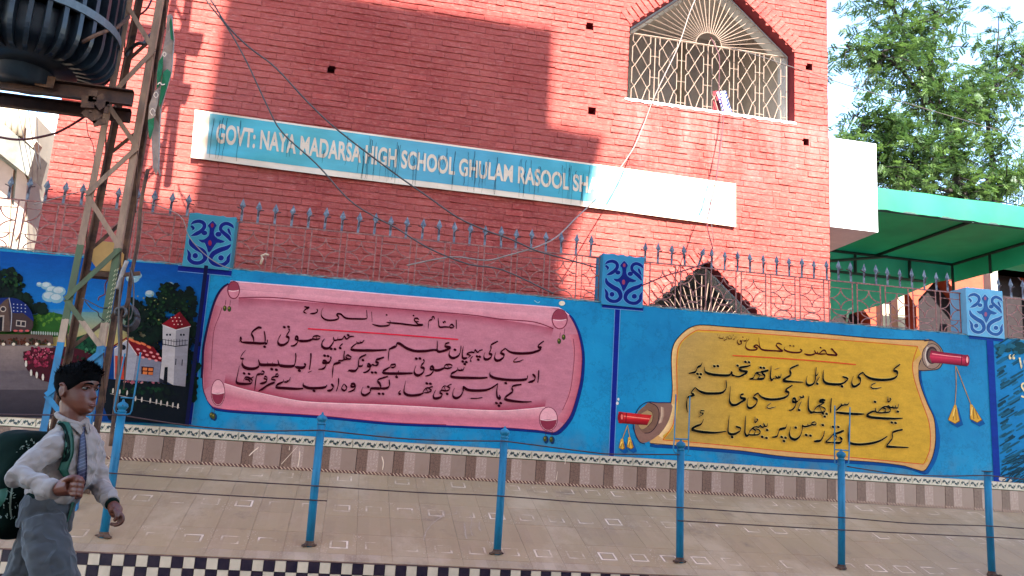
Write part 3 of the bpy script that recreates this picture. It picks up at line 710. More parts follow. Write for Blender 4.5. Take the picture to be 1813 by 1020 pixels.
a.line(inn2[1:9], 1.3, C(182, 70, 30)); a.line(inn2[8:16], 1.2, C(176, 66, 26)); a.line(inn2[15:20], 1.2, C(186, 50, 24)); a.line(inn2[19:]+inn2[:2], 1.2, C(186, 56, 24))
# right hand roll with its rod
a.poly([(1645,602),(1658,607),(1667,616),(1671,628),(1668,645),(1660,654),(1650,656),(1627,656),(1630,640),(1636,622)], C(132, 112, 96), 3)
a.line([(1636,604),(1650,603),(1660,609),(1668,619),(1671,632),(1667,647),(1659,654),(1640,656),(1627,656)], 1.4, C(28,18,34))
a.ell(1650,631, 18,23, C(40,26,34), 20); a.ell(1650,631, 16.8,21.8, C(136,118,108), 20); a.strip([(1641,614),(1637,630),(1642,648)], [(1647,616),(1643,630),(1648,646)], C(196,188,180), C(130,112,102))
a.ell(1650,629, 10.5,15.5, C(50,34,40), 18); a.ell(1651,630, 8.5,13, C(84,66,64), 16)
a.strip([(1650,626),(1680,630),(1714,637)], [(1650,641),(1680,645),(1712,649)], C(40,12,50), C(40,12,50), 0)
a.strip([(1648,620),(1675,624.5),(1704,627.5),(1713,629)], [(1646,632),(1675,635),(1704,638),(1716,639)], C(104,10,44), C(186,52,84), 0)
a.strip([(1646,632),(1675,635),(1704,638),(1716,639)], [(1650,643),(1675,644),(1704,647),(1713,648)], C(176,40,74), C(84,6,38), 0)
a.strip([(1650,625.5),(1675,629),(1704,632)], [(1650,627.5),(1675,631),(1704,634)], C(224,150,160), C(196,80,104), 0)
a.ell(1712.5,638, 4.2,10, C(120,12,46), 14); a.ell(1712.5,637, 2, 6, C(224,150,156), 10); a.line([(1703,627.5),(1702,647.5)], 1.6, C(84,6,38), 0)
# left hand roll
a.poly([(1152,713),(1188,714),(1187,736),(1178,756),(1166,770),(1148,782),(1134,783),(1126,772),(1124,752),(1130,728)], C(120, 92, 84), 3)
a.line([(1188,713),(1165,713),(1147,712),(1134,719),(1126,731),(1121,748),(1124,766),(1132,782),(1142,786)], 1.5, C(22,16,60))
a.poly([(1147,713),(1160,717),(1166,729),(1164,750),(1153,764),(1140,767),(1130,755),(1128,735)], C(108,82,70), 4); a.line([(1150,713),(1162,719),(1167,732),(1163,752),(1152,765),(1141,767)], 1.4, C(40,22,34))
a.strip([(1170,720),(1170,736),(1166,750)], [(1176,722),(1176,736),(1172,748)], C(188,168,150), C(130,104,92))
a.poly([(1147,726),(1156,731),(1155,745),(1146,755),(1136,760),(1130,750),(1133,735)], C(150,126,92), 3); a.line([(1147,726),(1155,731),(1155,745),(1146,756)], 1.1, C(70,44,40))
a.strip([(1095,729),(1110,731),(1154,735)], [(1095,740),(1110,741),(1150,744)], C(170,20,30), C(200,44,44), 0)
a.strip([(1095,740),(1110,741),(1150,744)], [(1095,749),(1110,750.5),(1146,753)], C(170,20,30), C(90,6,20), 0)
a.strip([(1096,735),(1112,737),(1150,741)], [(1096,737),(1112,739),(1150,743)], C(226,140,130), C(210,80,74), 0)
a.ell(1099,739.5, 5.5,10.5, C(128,10,24), 14); a.ell(1101,738, 2,5, C(214,110,104), 10); a.line([(1109,731),(1108,750)], 1.6, C(88,6,20), 0)
# tassels
def tassel(sx, sy, bx, by, flip):
    a.line([(sx, sy), ((sx+bx)/2+flip*1.5, (sy+by)/2), (bx, by)], 1.8, C(40,40,46)); a.line([(sx, sy), ((sx+bx)/2+flip*1.5, (sy+by)/2), (bx, by)], 1.0, C(176,150,110))
def bell(bx, by, w, h, tilt):
    for col, g, dx, dy in ((C(8,74,140), 1.5, 4, 5), (C(96,70,26), 0, 0, 0), (C(190,150,54), -1.4, 0, 0)):
        a.poly([(bx-1.5+dx, by+dy), (bx+2+dx, by+dy), (bx+tilt+w/2+g+dx, by+h*.85+g+dy), (bx+tilt+w*.1+dx, by+h+g+dy), (bx+tilt-w/2-g+dx, by+h*.78+dy)], col)
    a.line([(bx+tilt*.4, by+4), (bx+tilt*.8-2, by+h*.8)], 1.4, C(118,84,30), 0); a.line([(bx+tilt*.6+2, by+8), (bx+tilt+4, by+h*.8)], 1.2, C(118,84,30), 0); a.line([(bx+tilt*.3, by+5), (bx+tilt*.3-3, by+h*.6)], 1.6, C(226,200,120), 0)
tassel(1692,648,1691,717,1); tassel(1693,649,1719,716,0); bell(1691,717,22,34,-2); bell(1719,716,22,33,9)
tassel(1111,753,1102,777,0); tassel(1111,753,1115,774,0); bell(1101,777,12,20,0); bell(1114,774,13,22,2)
scroll2 = a.done('yellow_scroll', wall)
HALO = C(196, 176, 112); BK = C(10, 16, 14)
write('title_lettering', scroll2, [
 (T9, 1, "1030,268 1060,262 1120,330 1195,420 1080,415 960,405 920,375; 640,365 600,395 520,415 430,410 350,380; .770,228"),
 (T9, .85, "925,388 900,320 860,290 810,312 740,386 850,390 925,388; 740,384 700,380 690,325; 700,368 650,370 610,295"),
 (RE, .9, "1508,306 1530,328 1484,346 1386,338 1330,312 1338,280; .1395,268 1435,272; 1302,256 1262,240 1238,262 1272,300 1312,330 1240,327 1150,322 1072,308 1048,250 1042,176; 1062,304 1022,262 986,276 1026,298 1000,316 930,314 894,284 904,226 934,192"),
 (RE, .7, "908,186 898,210 868,216; 862,196 852,216 830,212 850,240 816,252 798,216 812,200; .862,172"),
 (RE, .45, "792,160 788,190; 776,162 772,188 748,196; 740,160 736,188 704,190 696,170; 684,168 680,192 648,210 658,184; 640,164 638,186 604,182 586,176; 574,140 578,158; 730,172 716,168; 668,176 700,160; .755,150 716,152 600,160")], C(66, 16, 24), 3.0)
a = Art(off=.009); a.line([(1297,629.5),(1360,633),(1450,639.5),(1515.5,645.6)], 1.9, C(196, 74, 44), 3); a.done('red_underline', scroll2, INK)
write('verse_lettering', scroll2, [
 (RF, 1.05, "928,368 876,408 866,430 900,448 894,488 848,516 760,526 650,516 584,484 556,448; 556,448 522,470 506,492 528,516 522,562 470,592 446,572 444,534 460,486; 388,540 330,568 240,568 182,556 158,524 156,470 162,424; .345,590"),
 (RF, .75, "350,492 392,506 402,522 352,560 330,564"),
 (RF, .5, "686,556 646,572 636,596 668,614 742,600"),
 (T6, 1, "1082,150 1072,240 1068,320 1040,370 990,390 955,370 948,320 965,262; 520,295 495,320 478,290 480,220 488,128; 452,190 400,205 350,215; 300,308 380,300 402,262 362,228; 215,125 165,140 80,155 70,180 110,200 170,212 130,245 60,275 0,262; .350,155 392,160; .148,80 195,85; .45,130; .1095,368"),
 (T6, .66, "1108,222 1095,250 1070,262; 1125,275 1085,345 1098,368; 620,235 608,285 578,268; 608,288 565,292 545,262; 565,292 520,295; 350,215 290,225 250,290 208,306 300,308; 292,228 335,255 310,306; 335,252 372,262"),
 (T6, .4, "540,178 595,160; 488,618 430,670 460,692 550,672"),
 (RE, 1.05, "1492,484 1414,518 1394,544 1402,596 1346,634 1318,662 1400,674 1545,680; 765,607 742,598 734,568 704,602 600,602 500,590 438,562 430,506; .540,500 580,498; 404,456 388,492 352,512 338,545 318,568 252,580; .350,586 388,590 374,626"),
 # second line
 (T7, 1, "900,285 850,290 790,325 785,345 850,365 1000,378 1150,382 1255,375; 375,300 480,312 600,320 745,322; 450,205 400,250 375,275; 316,110 305,200 303,308; .888,160; .1188,288; .1110,432 1158,438"),
 (T7, .66, "1200,188 1190,235 1160,238 1155,200; 1160,238 1130,240 1120,214; 1130,240 1085,232 1062,214 1040,228; 1058,88 1060,160 1096,132 1082,108; 1050,218 990,232 930,300 1020,302 1082,290 1086,252 1040,228; 990,235 1032,262 1012,298; 930,300 900,290 895,240; 548,160 530,195 495,198 490,174; 495,198 450,205 440,180"),
 (T6, 1, "1200,588 1150,580 1125,602 1190,616; 1055,738 1010,745 980,700 975,620 985,525; 840,600 800,612 770,600 775,568 800,566 815,612 800,670 760,712 720,718; .1170,762 1218,765 1192,800; .855,715; 768,388 700,430 675,460 715,482 710,520 650,555 540,575 430,570 350,535 315,490; 318,488 270,520 258,550 300,582 285,640 230,685 185,680 170,630 185,550"),
 (T6, .66, "1190,616 1150,640 1080,680 1055,740 1150,745 1196,728 1190,690 1130,662; 1120,665 1155,742; 905,520 915,545 880,548 862,530; 880,552 840,600; 885,600 845,690 858,722"),
 (RE, 1.05, "872,814 838,824 842,856 892,872 840,906 786,936 738,934 712,892 714,830 722,728; 672,658 676,720 664,766 622,800 540,808 440,804 372,780 324,738; 318,828 252,846 232,880 228,940 236,1022; .300,815"),
 (RE, .8, "324,738 298,770 282,800 318,828"),
 # third line
 (T7, 1, "1252,525 1165,545 1120,570 1115,640 1080,690 1045,745 1150,755 1330,762; 1050,615 960,670 850,705 700,722 600,715 550,690 535,620 535,520 545,450; 330,695 420,700 452,660 420,620; 478,538 400,570 340,582; .335,490 405,492"),
 (T7, .7, "340,582 290,640 240,690 330,695; 335,588 382,622 352,690"),
 (T8, 1.05, "1295,265 1280,330 1240,400 1190,415 1140,415; .1268,182; 975,185 970,260 935,350 870,390 810,365 790,300 808,205; .880,220; .1030,325 1092,335; 755,170 735,220 690,235 650,250 630,300 610,345 540,360; .680,355 735,365 712,412; 215,318 180,335 155,300 155,200 165,50; .472,255; .400,352 462,368"),
 (T8, .7, "1160,135 1118,150 1112,175 1170,178 1165,140; 1115,178 1060,195 1055,160; 1060,200 1000,205 975,180; 480,155 470,195 440,200 420,150; 440,200 400,215 370,190 350,215 312,200; 298,60 298,145 336,112 320,90; 330,205 270,220 225,270 215,320 330,322 372,290 350,250 300,236; 262,230 304,265 280,318"),
 (RG, 1.05, "1304,472 1252,500 1204,500 1184,464 1196,318; .1226,532; 938,352 914,402 862,424 820,452 866,470 950,484 1060,488 1168,474"),
 (RG, .75, "1262,426 1310,444 1304,472"),
 (RG, .55, "948,268 912,268 906,288 938,296 888,332"),
], BK, 4.4, HALO)

# navy bands below the pillar blocks
a = Art(off=.004)
def nav(L, w, col=NAVY):
    a.line(L, w+2.2, C(90,140,205), 0); a.o += .0003; a.line(L, w, col, 0)
nav([(368,482),(335,751)], 7.5); nav([(1093.5,546),(1082.5,812)], 8.5, C(8,26,124)); 
nav([(315,475),(410,484)], 9); nav([(1066,540.5),(1139,546.5)], 8, C(8,26,124))
a.line([(1752.5,598),(1766,862)], 12, C(12,46,140), 0); a.line([(1716,596.5),(1776,602)], 6, C(14,60,150), 0)
a.ell(995,537, 5.5,4.2, C(206,200,186)); a.line([(946,532),(952,536),(956,534)], 1.6, C(110,170,200), 3); a.ell(1095,707,1.8,2.5,C(190,200,210)); a.ell(1093,714,2.4,2.8,C(190,200,210))
for x, y, rx, ry in ((1638,851,6,2.6),(1652,849,4,4),(1775,848,7,4.2),(1789,853,3.5,4.6),(1690,853,5,1.5),(1332,826,3,3)): a.ell(x, y, rx, ry, C(180,176,170), 10)
a.done('navy_bands', wall)

# ------------------------------------------------------------------ village landscape
a = Art(off=.002); L_ = lambda p: (p[0]/3.642, 480+p[1]/3.642)
def Q(t): return [L_(q) for q in parse(t)]
X0 = -60
edge = lambda y: 366-(y-480)*.1222
a.poly([(X0,440),(edge(474),474),(edge(752),752),(X0,737)], C(10,72,150))
a.strip([(X0,441),(edge(475),475)], [(X0,560),(edge(560),560)], C(6,78,164), C(18,118,196), 0)
a.strip([(X0,545),(280,548)], [(X0,612),(280,612)], C(26,120,190), C(176,168,104), 0)
a.strip([(60,565),(150,552),(230,560)], [(60,610),(150,615),(230,610)], C(92,140,150), C(186,170,100))
rg = random.Random(4)
def dabs(cx, cy, rx, ry, n, cols, s=(3, 7), sq=1.0):
    for k in range(n):
        t = rg.random()*6.283; r = rg.random()**.5; x = cx+rx*r*math.cos(t); y = cy+ry*r*math.sin(t); q = rg.uniform(*s)
        a.ell(x, y, q, q*rg.uniform(.5, .9)*sq, rg.choice(cols), 6, rg.random()*3)
GD = [C(8,26,14), C(10,32,18), C(6,20,14), C(12,38,22)]; GM = [C(30,66,30), C(22,52,26)]
# clouds and hills
for x, y, r in ((82,506,7),(92,514,8),(104,516,9),(70,504,4),(88,525,10),(100,528,9),(235,492,9),(243,488,6),(300,505,6),(265,520,6)): a.ell(x, y, r*1.4, r, C(120,164,190), 12); a.ell(x-1, y-2, r, r*.6, C(168,190,206), 10)
a.poly(Q("-120,330 200,285 300,265 380,275 420,300 420,420 -120,420"), C(44,92,36), 3); dabs(85,565,30,10,40,[C(70,120,44),C(56,104,40),C(90,136,50)],(2,5))
a.poly([(120,605),(150,592),(175,600),(175,650),(110,650)], C(20,72,48), 2)
dabs(150,625,26,22,60,[C(18,66,44),C(28,88,62),C(10,44,30)],(3,6))
# dark trees
for cx, cy, rx, ry, n in ((14,505,26,26,90),(30,535,26,18,70),(66,545,18,9,30),(-20,520,40,50,50),(285,560,52,34,150),(300,520,20,20,60),(330,540,18,30,60),(255,590,30,30,80),(335,640,16,80,110),(300,620,40,40,80),(240,560,18,30,40)): dabs(cx,cy,rx,ry,n,GD,(4,9))
for cx, cy, rx, ry, n in ((18,500,20,18,24),(290,550,44,26,36),(240,575,12,8,10),(300,515,14,12,12)): dabs(cx,cy,rx,ry,n,GM,(2,4))
dabs(268,545,50,30,14,[C(130,140,90),C(110,120,80)],(1,2))
# road and gardens
a.poly(Q("-200,470 340,480 420,560 460,700 520,960 -200,930"), C(96,92,102)); a.strip([(X0,612),(95,612)], [(X0,660),(60,655)], C(132,124,126), C(104,98,106), 0); a.strip([(X0,690),(100,690)], [(X0,737),(105,740)], C(70,66,76), C(44,42,54), 0)
a.poly(Q("-200,405 340,410 345,470 -200,480"), C(92,76,72)); dabs(42,605,46,5,70,[C(60,32,18),C(84,44,24),C(40,46,20)],(2,4),.8)
a.poly(Q("150,520 230,505 420,490 560,520 640,600 600,700 330,720 200,660 160,600"), C(66,14,30), 3); dabs(70,632,26,17,110,[C(120,30,60),C(90,20,44),C(150,56,88),C(70,12,30)],(2,4.5)); dabs(130,640,30,15,70,[C(90,20,44),C(60,14,28),C(20,50,34)],(2,4))
dabs(72,625,22,10,22,[C(190,120,140)],(.8,1.6)); dabs(160,622,12,6,14,[C(60,120,90)],(1,3))
for x, y in ((46,644),(55,660),(65,664),(76,668)): a.ell(x, y, 2.2, 6, C(196,196,196), 8)
for k in range(13): a.ell(56+k*4.1, 589+k*.2, 1.4, 3.4, C(150,166,170), 8)
for x in (6,24,48,65,87): a.ell(x, 609.5, 3.2, 2.8, C(206,202,190), 8)
# dark lawn at the right
a.poly(Q("640,690 1180,740 1240,700 1215,990 700,960 640,800"), C(8,14,26)); dabs(255,700,60,24,120,[C(6,12,22),C(10,20,24),C(12,28,20)],(4,8)); dabs(240,690,50,6,40,[C(20,60,36),C(12,40,26)],(2,5)); dabs(258,675,40,4,34,[C(150,90,110),C(120,60,80),C(170,130,140)],(1.5,3.5))
for k, x in enumerate((200,212,225,240,251,266,277,285,296,306,315)): a.ell(x, 700+k*1.9-(8 if k < 3 else 0), 1.5, 5, C(190,190,190), 8, .1)
a.line([(195,697),(318,722)], .8, C(170,170,175), 0)
# round blue-roofed house
a.poly(Q("-120,180 60,175 80,270 70,390 -120,390"), C(88,74,70)); a.poly(Q("55,175 130,190 190,240 212,310 200,385 70,380"), C(66,54,56), 2)
a.poly(Q("55,172 110,178 170,215 205,270 216,325 150,270 75,268"), C(16,38,110), 2); a.poly(Q("-120,185 20,172 60,172 30,188 -40,260 -120,300"), C(20,44,116))
for u in range(4):
    for v_ in range(3): x, y = L_((88+u*25, 213+v_*22+u*2)); a.ell(x, y, 1.2, 1.0, C(170,190,220), 6)
for x, y in ((106,340),(134,342),(162,344)): pass
a.poly(Q("105,315 168,322 165,362 102,355"), C(160,156,156)); a.poly(Q("110,322 132,324 131,350 108,348"), C(44,40,48)); a.poly(Q("140,326 162,328 160,354 138,351"), C(44,40,48))
a.line(Q("58,172 75,270 68,388"), 1.4, C(150,160,180)); x, y = L_((20,245)); a.ell(x, y, 5.6, 5.2, C(170,166,166), 14); a.ell(x, y, 4, 3.6, C(50,46,54), 14)
a.poly(Q("-120,285 28,285 22,385 -120,385"), C(150,146,146)); a.poly(Q("-120,295 18,295 12,385 -120,385"), C(26,22,32)); 
for x in (100,135,175): xx, yy = L_((x, 385)); a.ell(xx, yy, 4, 2, C(176,90,96), 8)
# white cottage
a.poly(Q("735,500 820,440 885,540 860,705 735,695"), C(150,158,178)); a.poly(Q("885,540 1045,590 1030,715 862,705"), C(122,128,152))
a.poly(Q("810,425 990,490 1062,592 885,545"), C(112,12,28)); a.line(Q("810,428 885,545"), 1.8, C(150,20,36), 0); a.line(Q("690,510 815,432"), 2.6, C(110,14,30), 0); a.line(Q("740,502 818,446 882,540"), 1.2, C(206,206,214), 0)
for px_, py_, q in ((850,446,8),(890,462,7),(925,470,6),(960,490,5)): x, y = L_((px_, py_)); a.ell(x, y, q*.9, 2.2, C(206,120,84), 8, .45)
for k in range(11): x, y = L_((890+(k % 4)*38+k*4, 505+(k//4)*26+(k % 4)*10)); a.ell(x, y, 3.2, 1.9, C(206,140,150), 8, .3)
a.poly(Q("742,545 808,552 800,700 742,692"), C(176,70,52)); a.poly(Q("798,552 815,554 808,702 798,700"), C(84,10,24)); a.line(Q("775,550 770,695"), 1.2, C(120,34,30), 0)
x, y = L_((795,492)); a.ell(x, y, 4.6, 4.6, C(14,14,22), 14)
a.poly(Q("912,614 992,620 985,672 910,664"), C(60,14,18)); 
for dx, dy in ((0,0),(36,3),(0,25),(36,28)): a.poly(Q(f"{922+dx},{622+dy} {950+dx},{624+dy} {948+dx},{642+dy} {920+dx},{640+dy}"), C(196,120,70))
a.line(Q("1040,600 1025,725"), 1.5, C(60,64,84), 0); a.poly(Q("1045,595 1075,575 1060,725 1030,720"), C(40,44,62))
# tower
a.poly(Q("1050,350 1135,375 1118,735 1030,690 1045,560"), C(176,180,192)); a.poly(Q("1135,375 1222,360 1195,745 1118,735"), C(136,140,156))
a.poly(Q("1045,342 1160,262 1232,352 1135,380"), C(130,14,34)); a.poly(Q("1160,262 1232,352 1135,380"), C(104,8,28)); a.line(Q("1045,346 1135,380 1230,356"), 1.3, C(196,196,204), 0)
for k in range(9): x, y = L_((1105+(k % 3)*22+k*3, 300+(k//3)*22)); a.ell(x, y, 1.1, 1.1, C(226,196,200), 6)
for x in (1077,1097,1167,1185): xx, yy = L_((x, 411)); a.ell(xx, yy, 1.9, 2, C(20,20,28), 8)
a.line(Q("1042,470 1130,486 1210,476"), 1.6, C(30,30,44), 0); a.line(Q("1045,440 1130,455 1212,446"), 1, C(60,60,74), 0)
for x in range(1050, 1212, 18): a.line(Q(f"{x},440 {x-1},480"), .9, C(40,40,54), 0)
a.poly(Q("1062,620 1082,618 1078,730 1052,725"), C(16,16,26)); a.line(Q("1135,565 1132,605"), 1.6, C(30,30,40), 0); a.line(Q("1176,570 1173,610"), 1.6, C(30,30,40), 0)
a.line([(edge(470)-2,470),(edge(755)-2,755)], 7, C(12,14,70), 0)
a.mb.c = [tuple(x**1.12*.86 for x in c_[:3])+(1,) for c_ in a.mb.c]
a.done('village_scene', wall)

# ------------------------------------------------------------------ painting right of the last pillar
a = Art(off=.002)
a.poly([(1758,601),(1960,620),(1960,880),(1771,863)], C(22,116,180)); 
rg = random.Random(8)
for k in range(110):
    y = 605+rg.random()*255; x = 1764+(y-605)*.04+rg.random()**1.8*36; l = rg.uniform(6, 22); q = rg.choice([C(20,72,98),C(14,58,80),C(24,92,130),C(22,84,116)])
    a.line([(x-2, y+2), (x+l*.5, y-l*.25), (x+l, y-l*.55)], rg.uniform(2, 5), q, 3, True)
for k in range(50):
    x = 1770+rg.random()*50; y = 800+rg.random()*60; a.line([(x, y), (x+rg.uniform(8, 26), y-rg.uniform(4, 14))], rg.uniform(2, 5), rg.choice([C(18,60,84),C(14,50,70)]), 3, True)
for k in range(30): a.ell(1766+rg.random()*50, 608+rg.random()*18, 6, 4, rg.choice([C(16,58,70),C(24,90,120)]), 7)
CR = C(206,200,160)
for x in (1788.5, 1795): a.ell(x, 634, 2.3, 2.6, CR, 10); a.line([(x-1.6,635),(x-1.4,630),(x+1.2,627.5)], 1.5, CR)
a.line([(1805,633),(1809,652),(1813,638),(1817,652),(1822,634)], 3.4, CR, 0)
a.line([(1816,680),(1811,679),(1809,684),(1813,691),(1817,697),(1814,703),(1808,701)], 3.2, CR)
a.done('quote_painting', wall)

# ------------------------------------------------------------------ wainscot and border tiles
def print_mat(name, body):
    mt, t, b = nt(name); tc = N(t, 'TexCoord').outputs['Object']; p = wpos(t); c, rough = body(t, tc, p)
    oi = N(t, 'ObjectInfo'); mr = N(t, 'MapRange'); mr.inputs[3].default_value = .95; mr.inputs[4].default_value = 1.04; t.links.new(oi.outputs['Random'], mr.inputs[0])
    hv = N(t, 'HueSaturation'); t.links.new(c, hv.inputs['Color']); t.links.new(mr.outputs[0], hv.inputs['Value'])
    t.links.new(hv.outputs[0], b.inputs['Base Color']); b.inputs['Roughness'].default_value = rough; b.inputs['Specular IOR Level'].default_value = .25; bump(t, b, noi(t, p, 40, 4), .15, .004); return mt
def b_wain(t, tc, p):
    sep = N(t, 'SeparateXYZ'); t.links.new(tc, sep.inputs[0])
    c = ramp(t, sep.outputs[0], [(0, C(108,88,80)), (.098, C(146,130,126)), (.205, C(134,118,112))], 'CONSTANT')
    n = noi(t, tc, 70, 3); c2 = mixc(t, ramp(t, n, [(.5, 0.), (.62, .8)]), c, C(168,154,150))
    lm = ramp(t, sep.outputs[0], [(0, 0.), (.10, 1.), (.2, 0.)], 'CONSTANT'); c = mixc(t, lm, c, c2)
    v = N(t, 'TexVoronoi'); v.inputs['Scale'].default_value = 34; v.feature = 'DISTANCE_TO_EDGE'; t.links.new(tc, v.inputs['Vector'])
    dm = ramp(t, sep.outputs[0], [(0, 1.), (.098, 0.)], 'CONSTANT'); c3 = mixc(t, ramp(t, v.outputs['Distance'], [(.02, 1.), (.06, 0.)]), c, C(80,60,56)); c = mixc(t, dm, c, c3)
    # strip at the foot
    w = N(t, 'TexWave'); w.bands_direction = 'DIAGONAL'; w.inputs['Scale'].default_value = 18; t.links.new(tc, w.inputs[0])
    foot = mixc(t, ramp(t, w.outputs['Fac'], [(.66, 0.), (.74, 1.)]), C(88,56,54), C(176,160,146))
    fm = ramp(t, sep.outputs[2], [(0, 1.), (.024, 0.)], 'CONSTANT'); c = mixc(t, fm, c, foot)
    c = mixc(t, ramp(t, noi(t, p, 7, 6, .65), [(.5, 0.), (.7, .45)]), c, C(122,104,94)); return c, .35
M_WAIN = print_mat('printed wall tile', b_wain)
M_TW = simple('glazed white tile', C(186, 184, 176), .3, var=.15, scale=12); M_TD = simple('print dark green', C(34, 50, 58), .4, var=.3, scale=30); M_TG = simple('print olive', C(112, 130, 104), .4, var=.3, scale=30)
M_GROUT = simple('dirty grout', C(96, 72, 66), .95, var=.3, scale=20)
wa, wb_, wt = at(212, 807.7, YW-.03), at(1813, 912.6, YW-.03), at(350, 759.8, YW-.03)
zW0 = (wa.z+wb_.z)/2-.004; zB0 = at(350, 776, YW-.03).z; zW1 = at(350, 759.8, YW-.03).z+.005
pitch = at(350+1165/5.1, 795, YW-.03).x-at(350+985/5.1, 790, YW-.03).x; pitch = .355
wains = empty('wall_dado', (2.5, YW, zW0), 'grey and brown tile dado with a white floral border under the blue wall', 'tiled dado')
MB().box((-7, YW-.019, zW0-.02), (12, YW-.003, zW1-.004)).build('mortar_bed', M_GROUT, wains)
ht = zB0-zW0-.004; wd = pitch-.003
def tile_mesh(nm, w, h, mats, thick=.012):
    me = bpy.data.meshes.new(nm); e = .0015
    v = [(0,0,0),(w,0,0),(w,0,h),(0,0,h),(e,-thick,e),(w-e,-thick,e),(w-e,-thick,h-e),(e,-thick,h-e)]
    me.from_pydata(v, [], [(4,5,6,7),(0,1,5,4),(1,2,6,5),(2,3,7,6),(3,0,4,7)])
    for m_ in mats: me.materials.append(m_)
    return me
tm = tile_mesh('wall_tile', wd, ht, [M_WAIN]); x0 = at(590/5.1+350, 750, YW-.03).x - .104 - 0
# find the x where a dark tile starts: photo x 465.7
xs0 = at(350+755/5.1, 800, YW-.03).x; k0 = math.floor((-5.0-xs0)/pitch)
rr = random.Random(6)
for k in range(k0, k0+40):
    o = bpy.data.objects.new('wall_tile', tm); link(o, wains); o.location = Vector((xs0+k*pitch, YW-.019+rr.uniform(-.0015, .0015), zW0))-wains.location
# border tile: white, with printed vine and dark blossoms
hb = zW1-zB0-.003
def border_mesh():
    v = []; f = []; mi = []
    def add(vs, fs, m_):
        b = len(v); v.extend(vs); f.extend([[b+i for i in q] for q in fs]); mi.extend([m_]*len(fs))
    e = .0015; w, h, th = wd, hb, .014
    add([(0,0,0),(w,0,0),(w,0,h),(0,0,h),(e,-th,e),(w-e,-th,e),(w-e,-th,h-e),(e,-th,h-e)], [(4,5,6,7),(0,1,5,4),(1,2,6,5),(2,3,7,6),(3,0,4,7)], 0)
    def blob(cx, cz, rx, rz, rot, m_, y):
        n = 6; add([(cx+rx*math.cos(t)*math.cos(rot)-rz*math.sin(t)*math.sin(rot), y, cz+rx*math.cos(t)*math.sin(rot)+rz*math.sin(t)*math.cos(rot)) for t in [2*math.pi*k/n for k in range(n)]], [tuple(range(n))], m_)
    y = -th-.0005; q = random.Random(1)
    for i in range(3):
        cx = w*(i+.5)/3
        P_ = [(cx-w/6+.004, h*.2), (cx-w/12, h*.75), (cx, h*.45), (cx+w/12, h*.2), (cx+w/6-.004, h*.8)]
        for (xa, za), (xb, zb) in zip(P_, P_[1:]):
            d = Vector((xb-xa, 0, zb-za)).normalized(); nn = Vector((-d.z, 0, d.x))*.0035
            add([Vector((xa, y, za))+nn, Vector((xb, y, zb))+nn, Vector((xb, y, zb))-nn, Vector((xa, y, za))-nn], [(0,1,2,3)], 2)
        for dx, dz, s in ((-.032,.55,1), (-.012,.62,.8), (.012,.32,1), (.034,.5,.9), (.0,.42,.7)):
            for a_ in (0, 1.2, 2.3): blob(cx+dx+q.uniform(-.003,.003), h*dz+q.uniform(-.004,.004), .0165*s, .0065*s, a_+q.random(), 1, y-.0004-q.random()*.0003)
    add([(0,-th-.0004,h*.93),(w,-th-.0004,h*.93),(w,-th-.0004,h*.99),(0,-th-.0004,h*.99)], [(0,1,2,3)], 3)
    add([(0,-th-.0004,h*.01),(w,-th-.0004,h*.01),(w,-th-.0004,h*.06),(0,-th-.0004,h*.06)], [(0,1,2,3)], 2)
    me = bpy.data.meshes.new('border_tile'); me.from_pydata([tuple(p) for p in v], [], f)
    for m_ in (M_TW, M_TD, M_TG, simple('print beige', C(176,164,146), .5)): me.materials.append(m_)
    me.polygons.foreach_set('material_index', mi); return me
bm_ = border_mesh()
for k in range(k0, k0+40):
    o = bpy.data.objects.new('border_tile', bm_); link(o, wains); o.location = Vector((xs0+k*pitch-.05, YW-.020+rr.uniform(-.001, .001), zB0))-wains.location
# splashes of lime and a few gouges on the dado
a = Art(Y=YW-.034, off=.001)
for p_ in ([(441,807),(448,800),(458,792)], [(498,822),(527,790)], [(527,828),(530,812),(531,798)], [(677,832),(679,820),(676,808)], [(1000,822),(1003,808)], [(985,850),(987,835)], [(512,797),(513,790)]):
    a.line(p_, 2.0, C(206,196,186), 3, True)
a.done('lime_splash', wains)
# ------------------------------------------------------------------ sloping tiled apron, chequered kerb
YT = YW-.032; zK = Z(-.833); zT = zW0-.002; SL = math.atan2(zT-zK, YT-YK); SLEN = math.hypot(zT-zK, YT-YK)
slope_z = lambda y: zK+(y-YK)*math.tan(SL)
prism = MB(); prism.add([(x, y, z) for x in (-8, 14) for y, z in ((YK+.012, 0), (YK+.012, zK+.0035), (YT+.01, zT-.003), (YT+.01, 0))], [(0,1,2,3),(7,6,5,4),(0,4,5,1),(1,5,6,2),(2,6,7,3)])
apron = empty('sloping_apron', (2, YK, 0), 'sloping tiled apron of worn beige tiles between the blue posts and the mural wall', 'pavement')
prism.build('mortar_bed', simple('sandy grout', C(148,130,110), .95, var=.2, scale=14), apron)
def dust(t, c, p, rough):
    n = noi(t, p, 2.2, 7, .65); c = mixc(t, ramp(t, n, [(.30, .35), (.60, .92)]), c, C(150,134,110))
    n = noi(t, p, 9, 7, .7, (1, .4, 1)); c = mixc(t, ramp(t, n, [(.52, 0.), (.72, .5)]), c, C(160,142,126))
    n = noi(t, p, 26, 5, .7); c = mixc(t, ramp(t, n, [(.66, 0.), (.74, .5)]), c, C(190,178,166)); 
    n = noi(t, p, 3.1, 6, .7); c = mixc(t, ramp(t, n, [(.58, 0.), (.72, .6)]), c, C(108,94,86))
    n = noi(t, p, 1.3, 8, .72, (1, .6, 1)); c = mixc(t, ramp(t, n, [(.52, 0.), (.64, .6)]), c, C(172,158,140)); n = noi(t, p, 60, 4, .7); c = mixc(t, ramp(t, n, [(.68, 0.), (.72, .7)]), c, C(84,70,62)); return c, rough
TWD, TLN = .27, .37
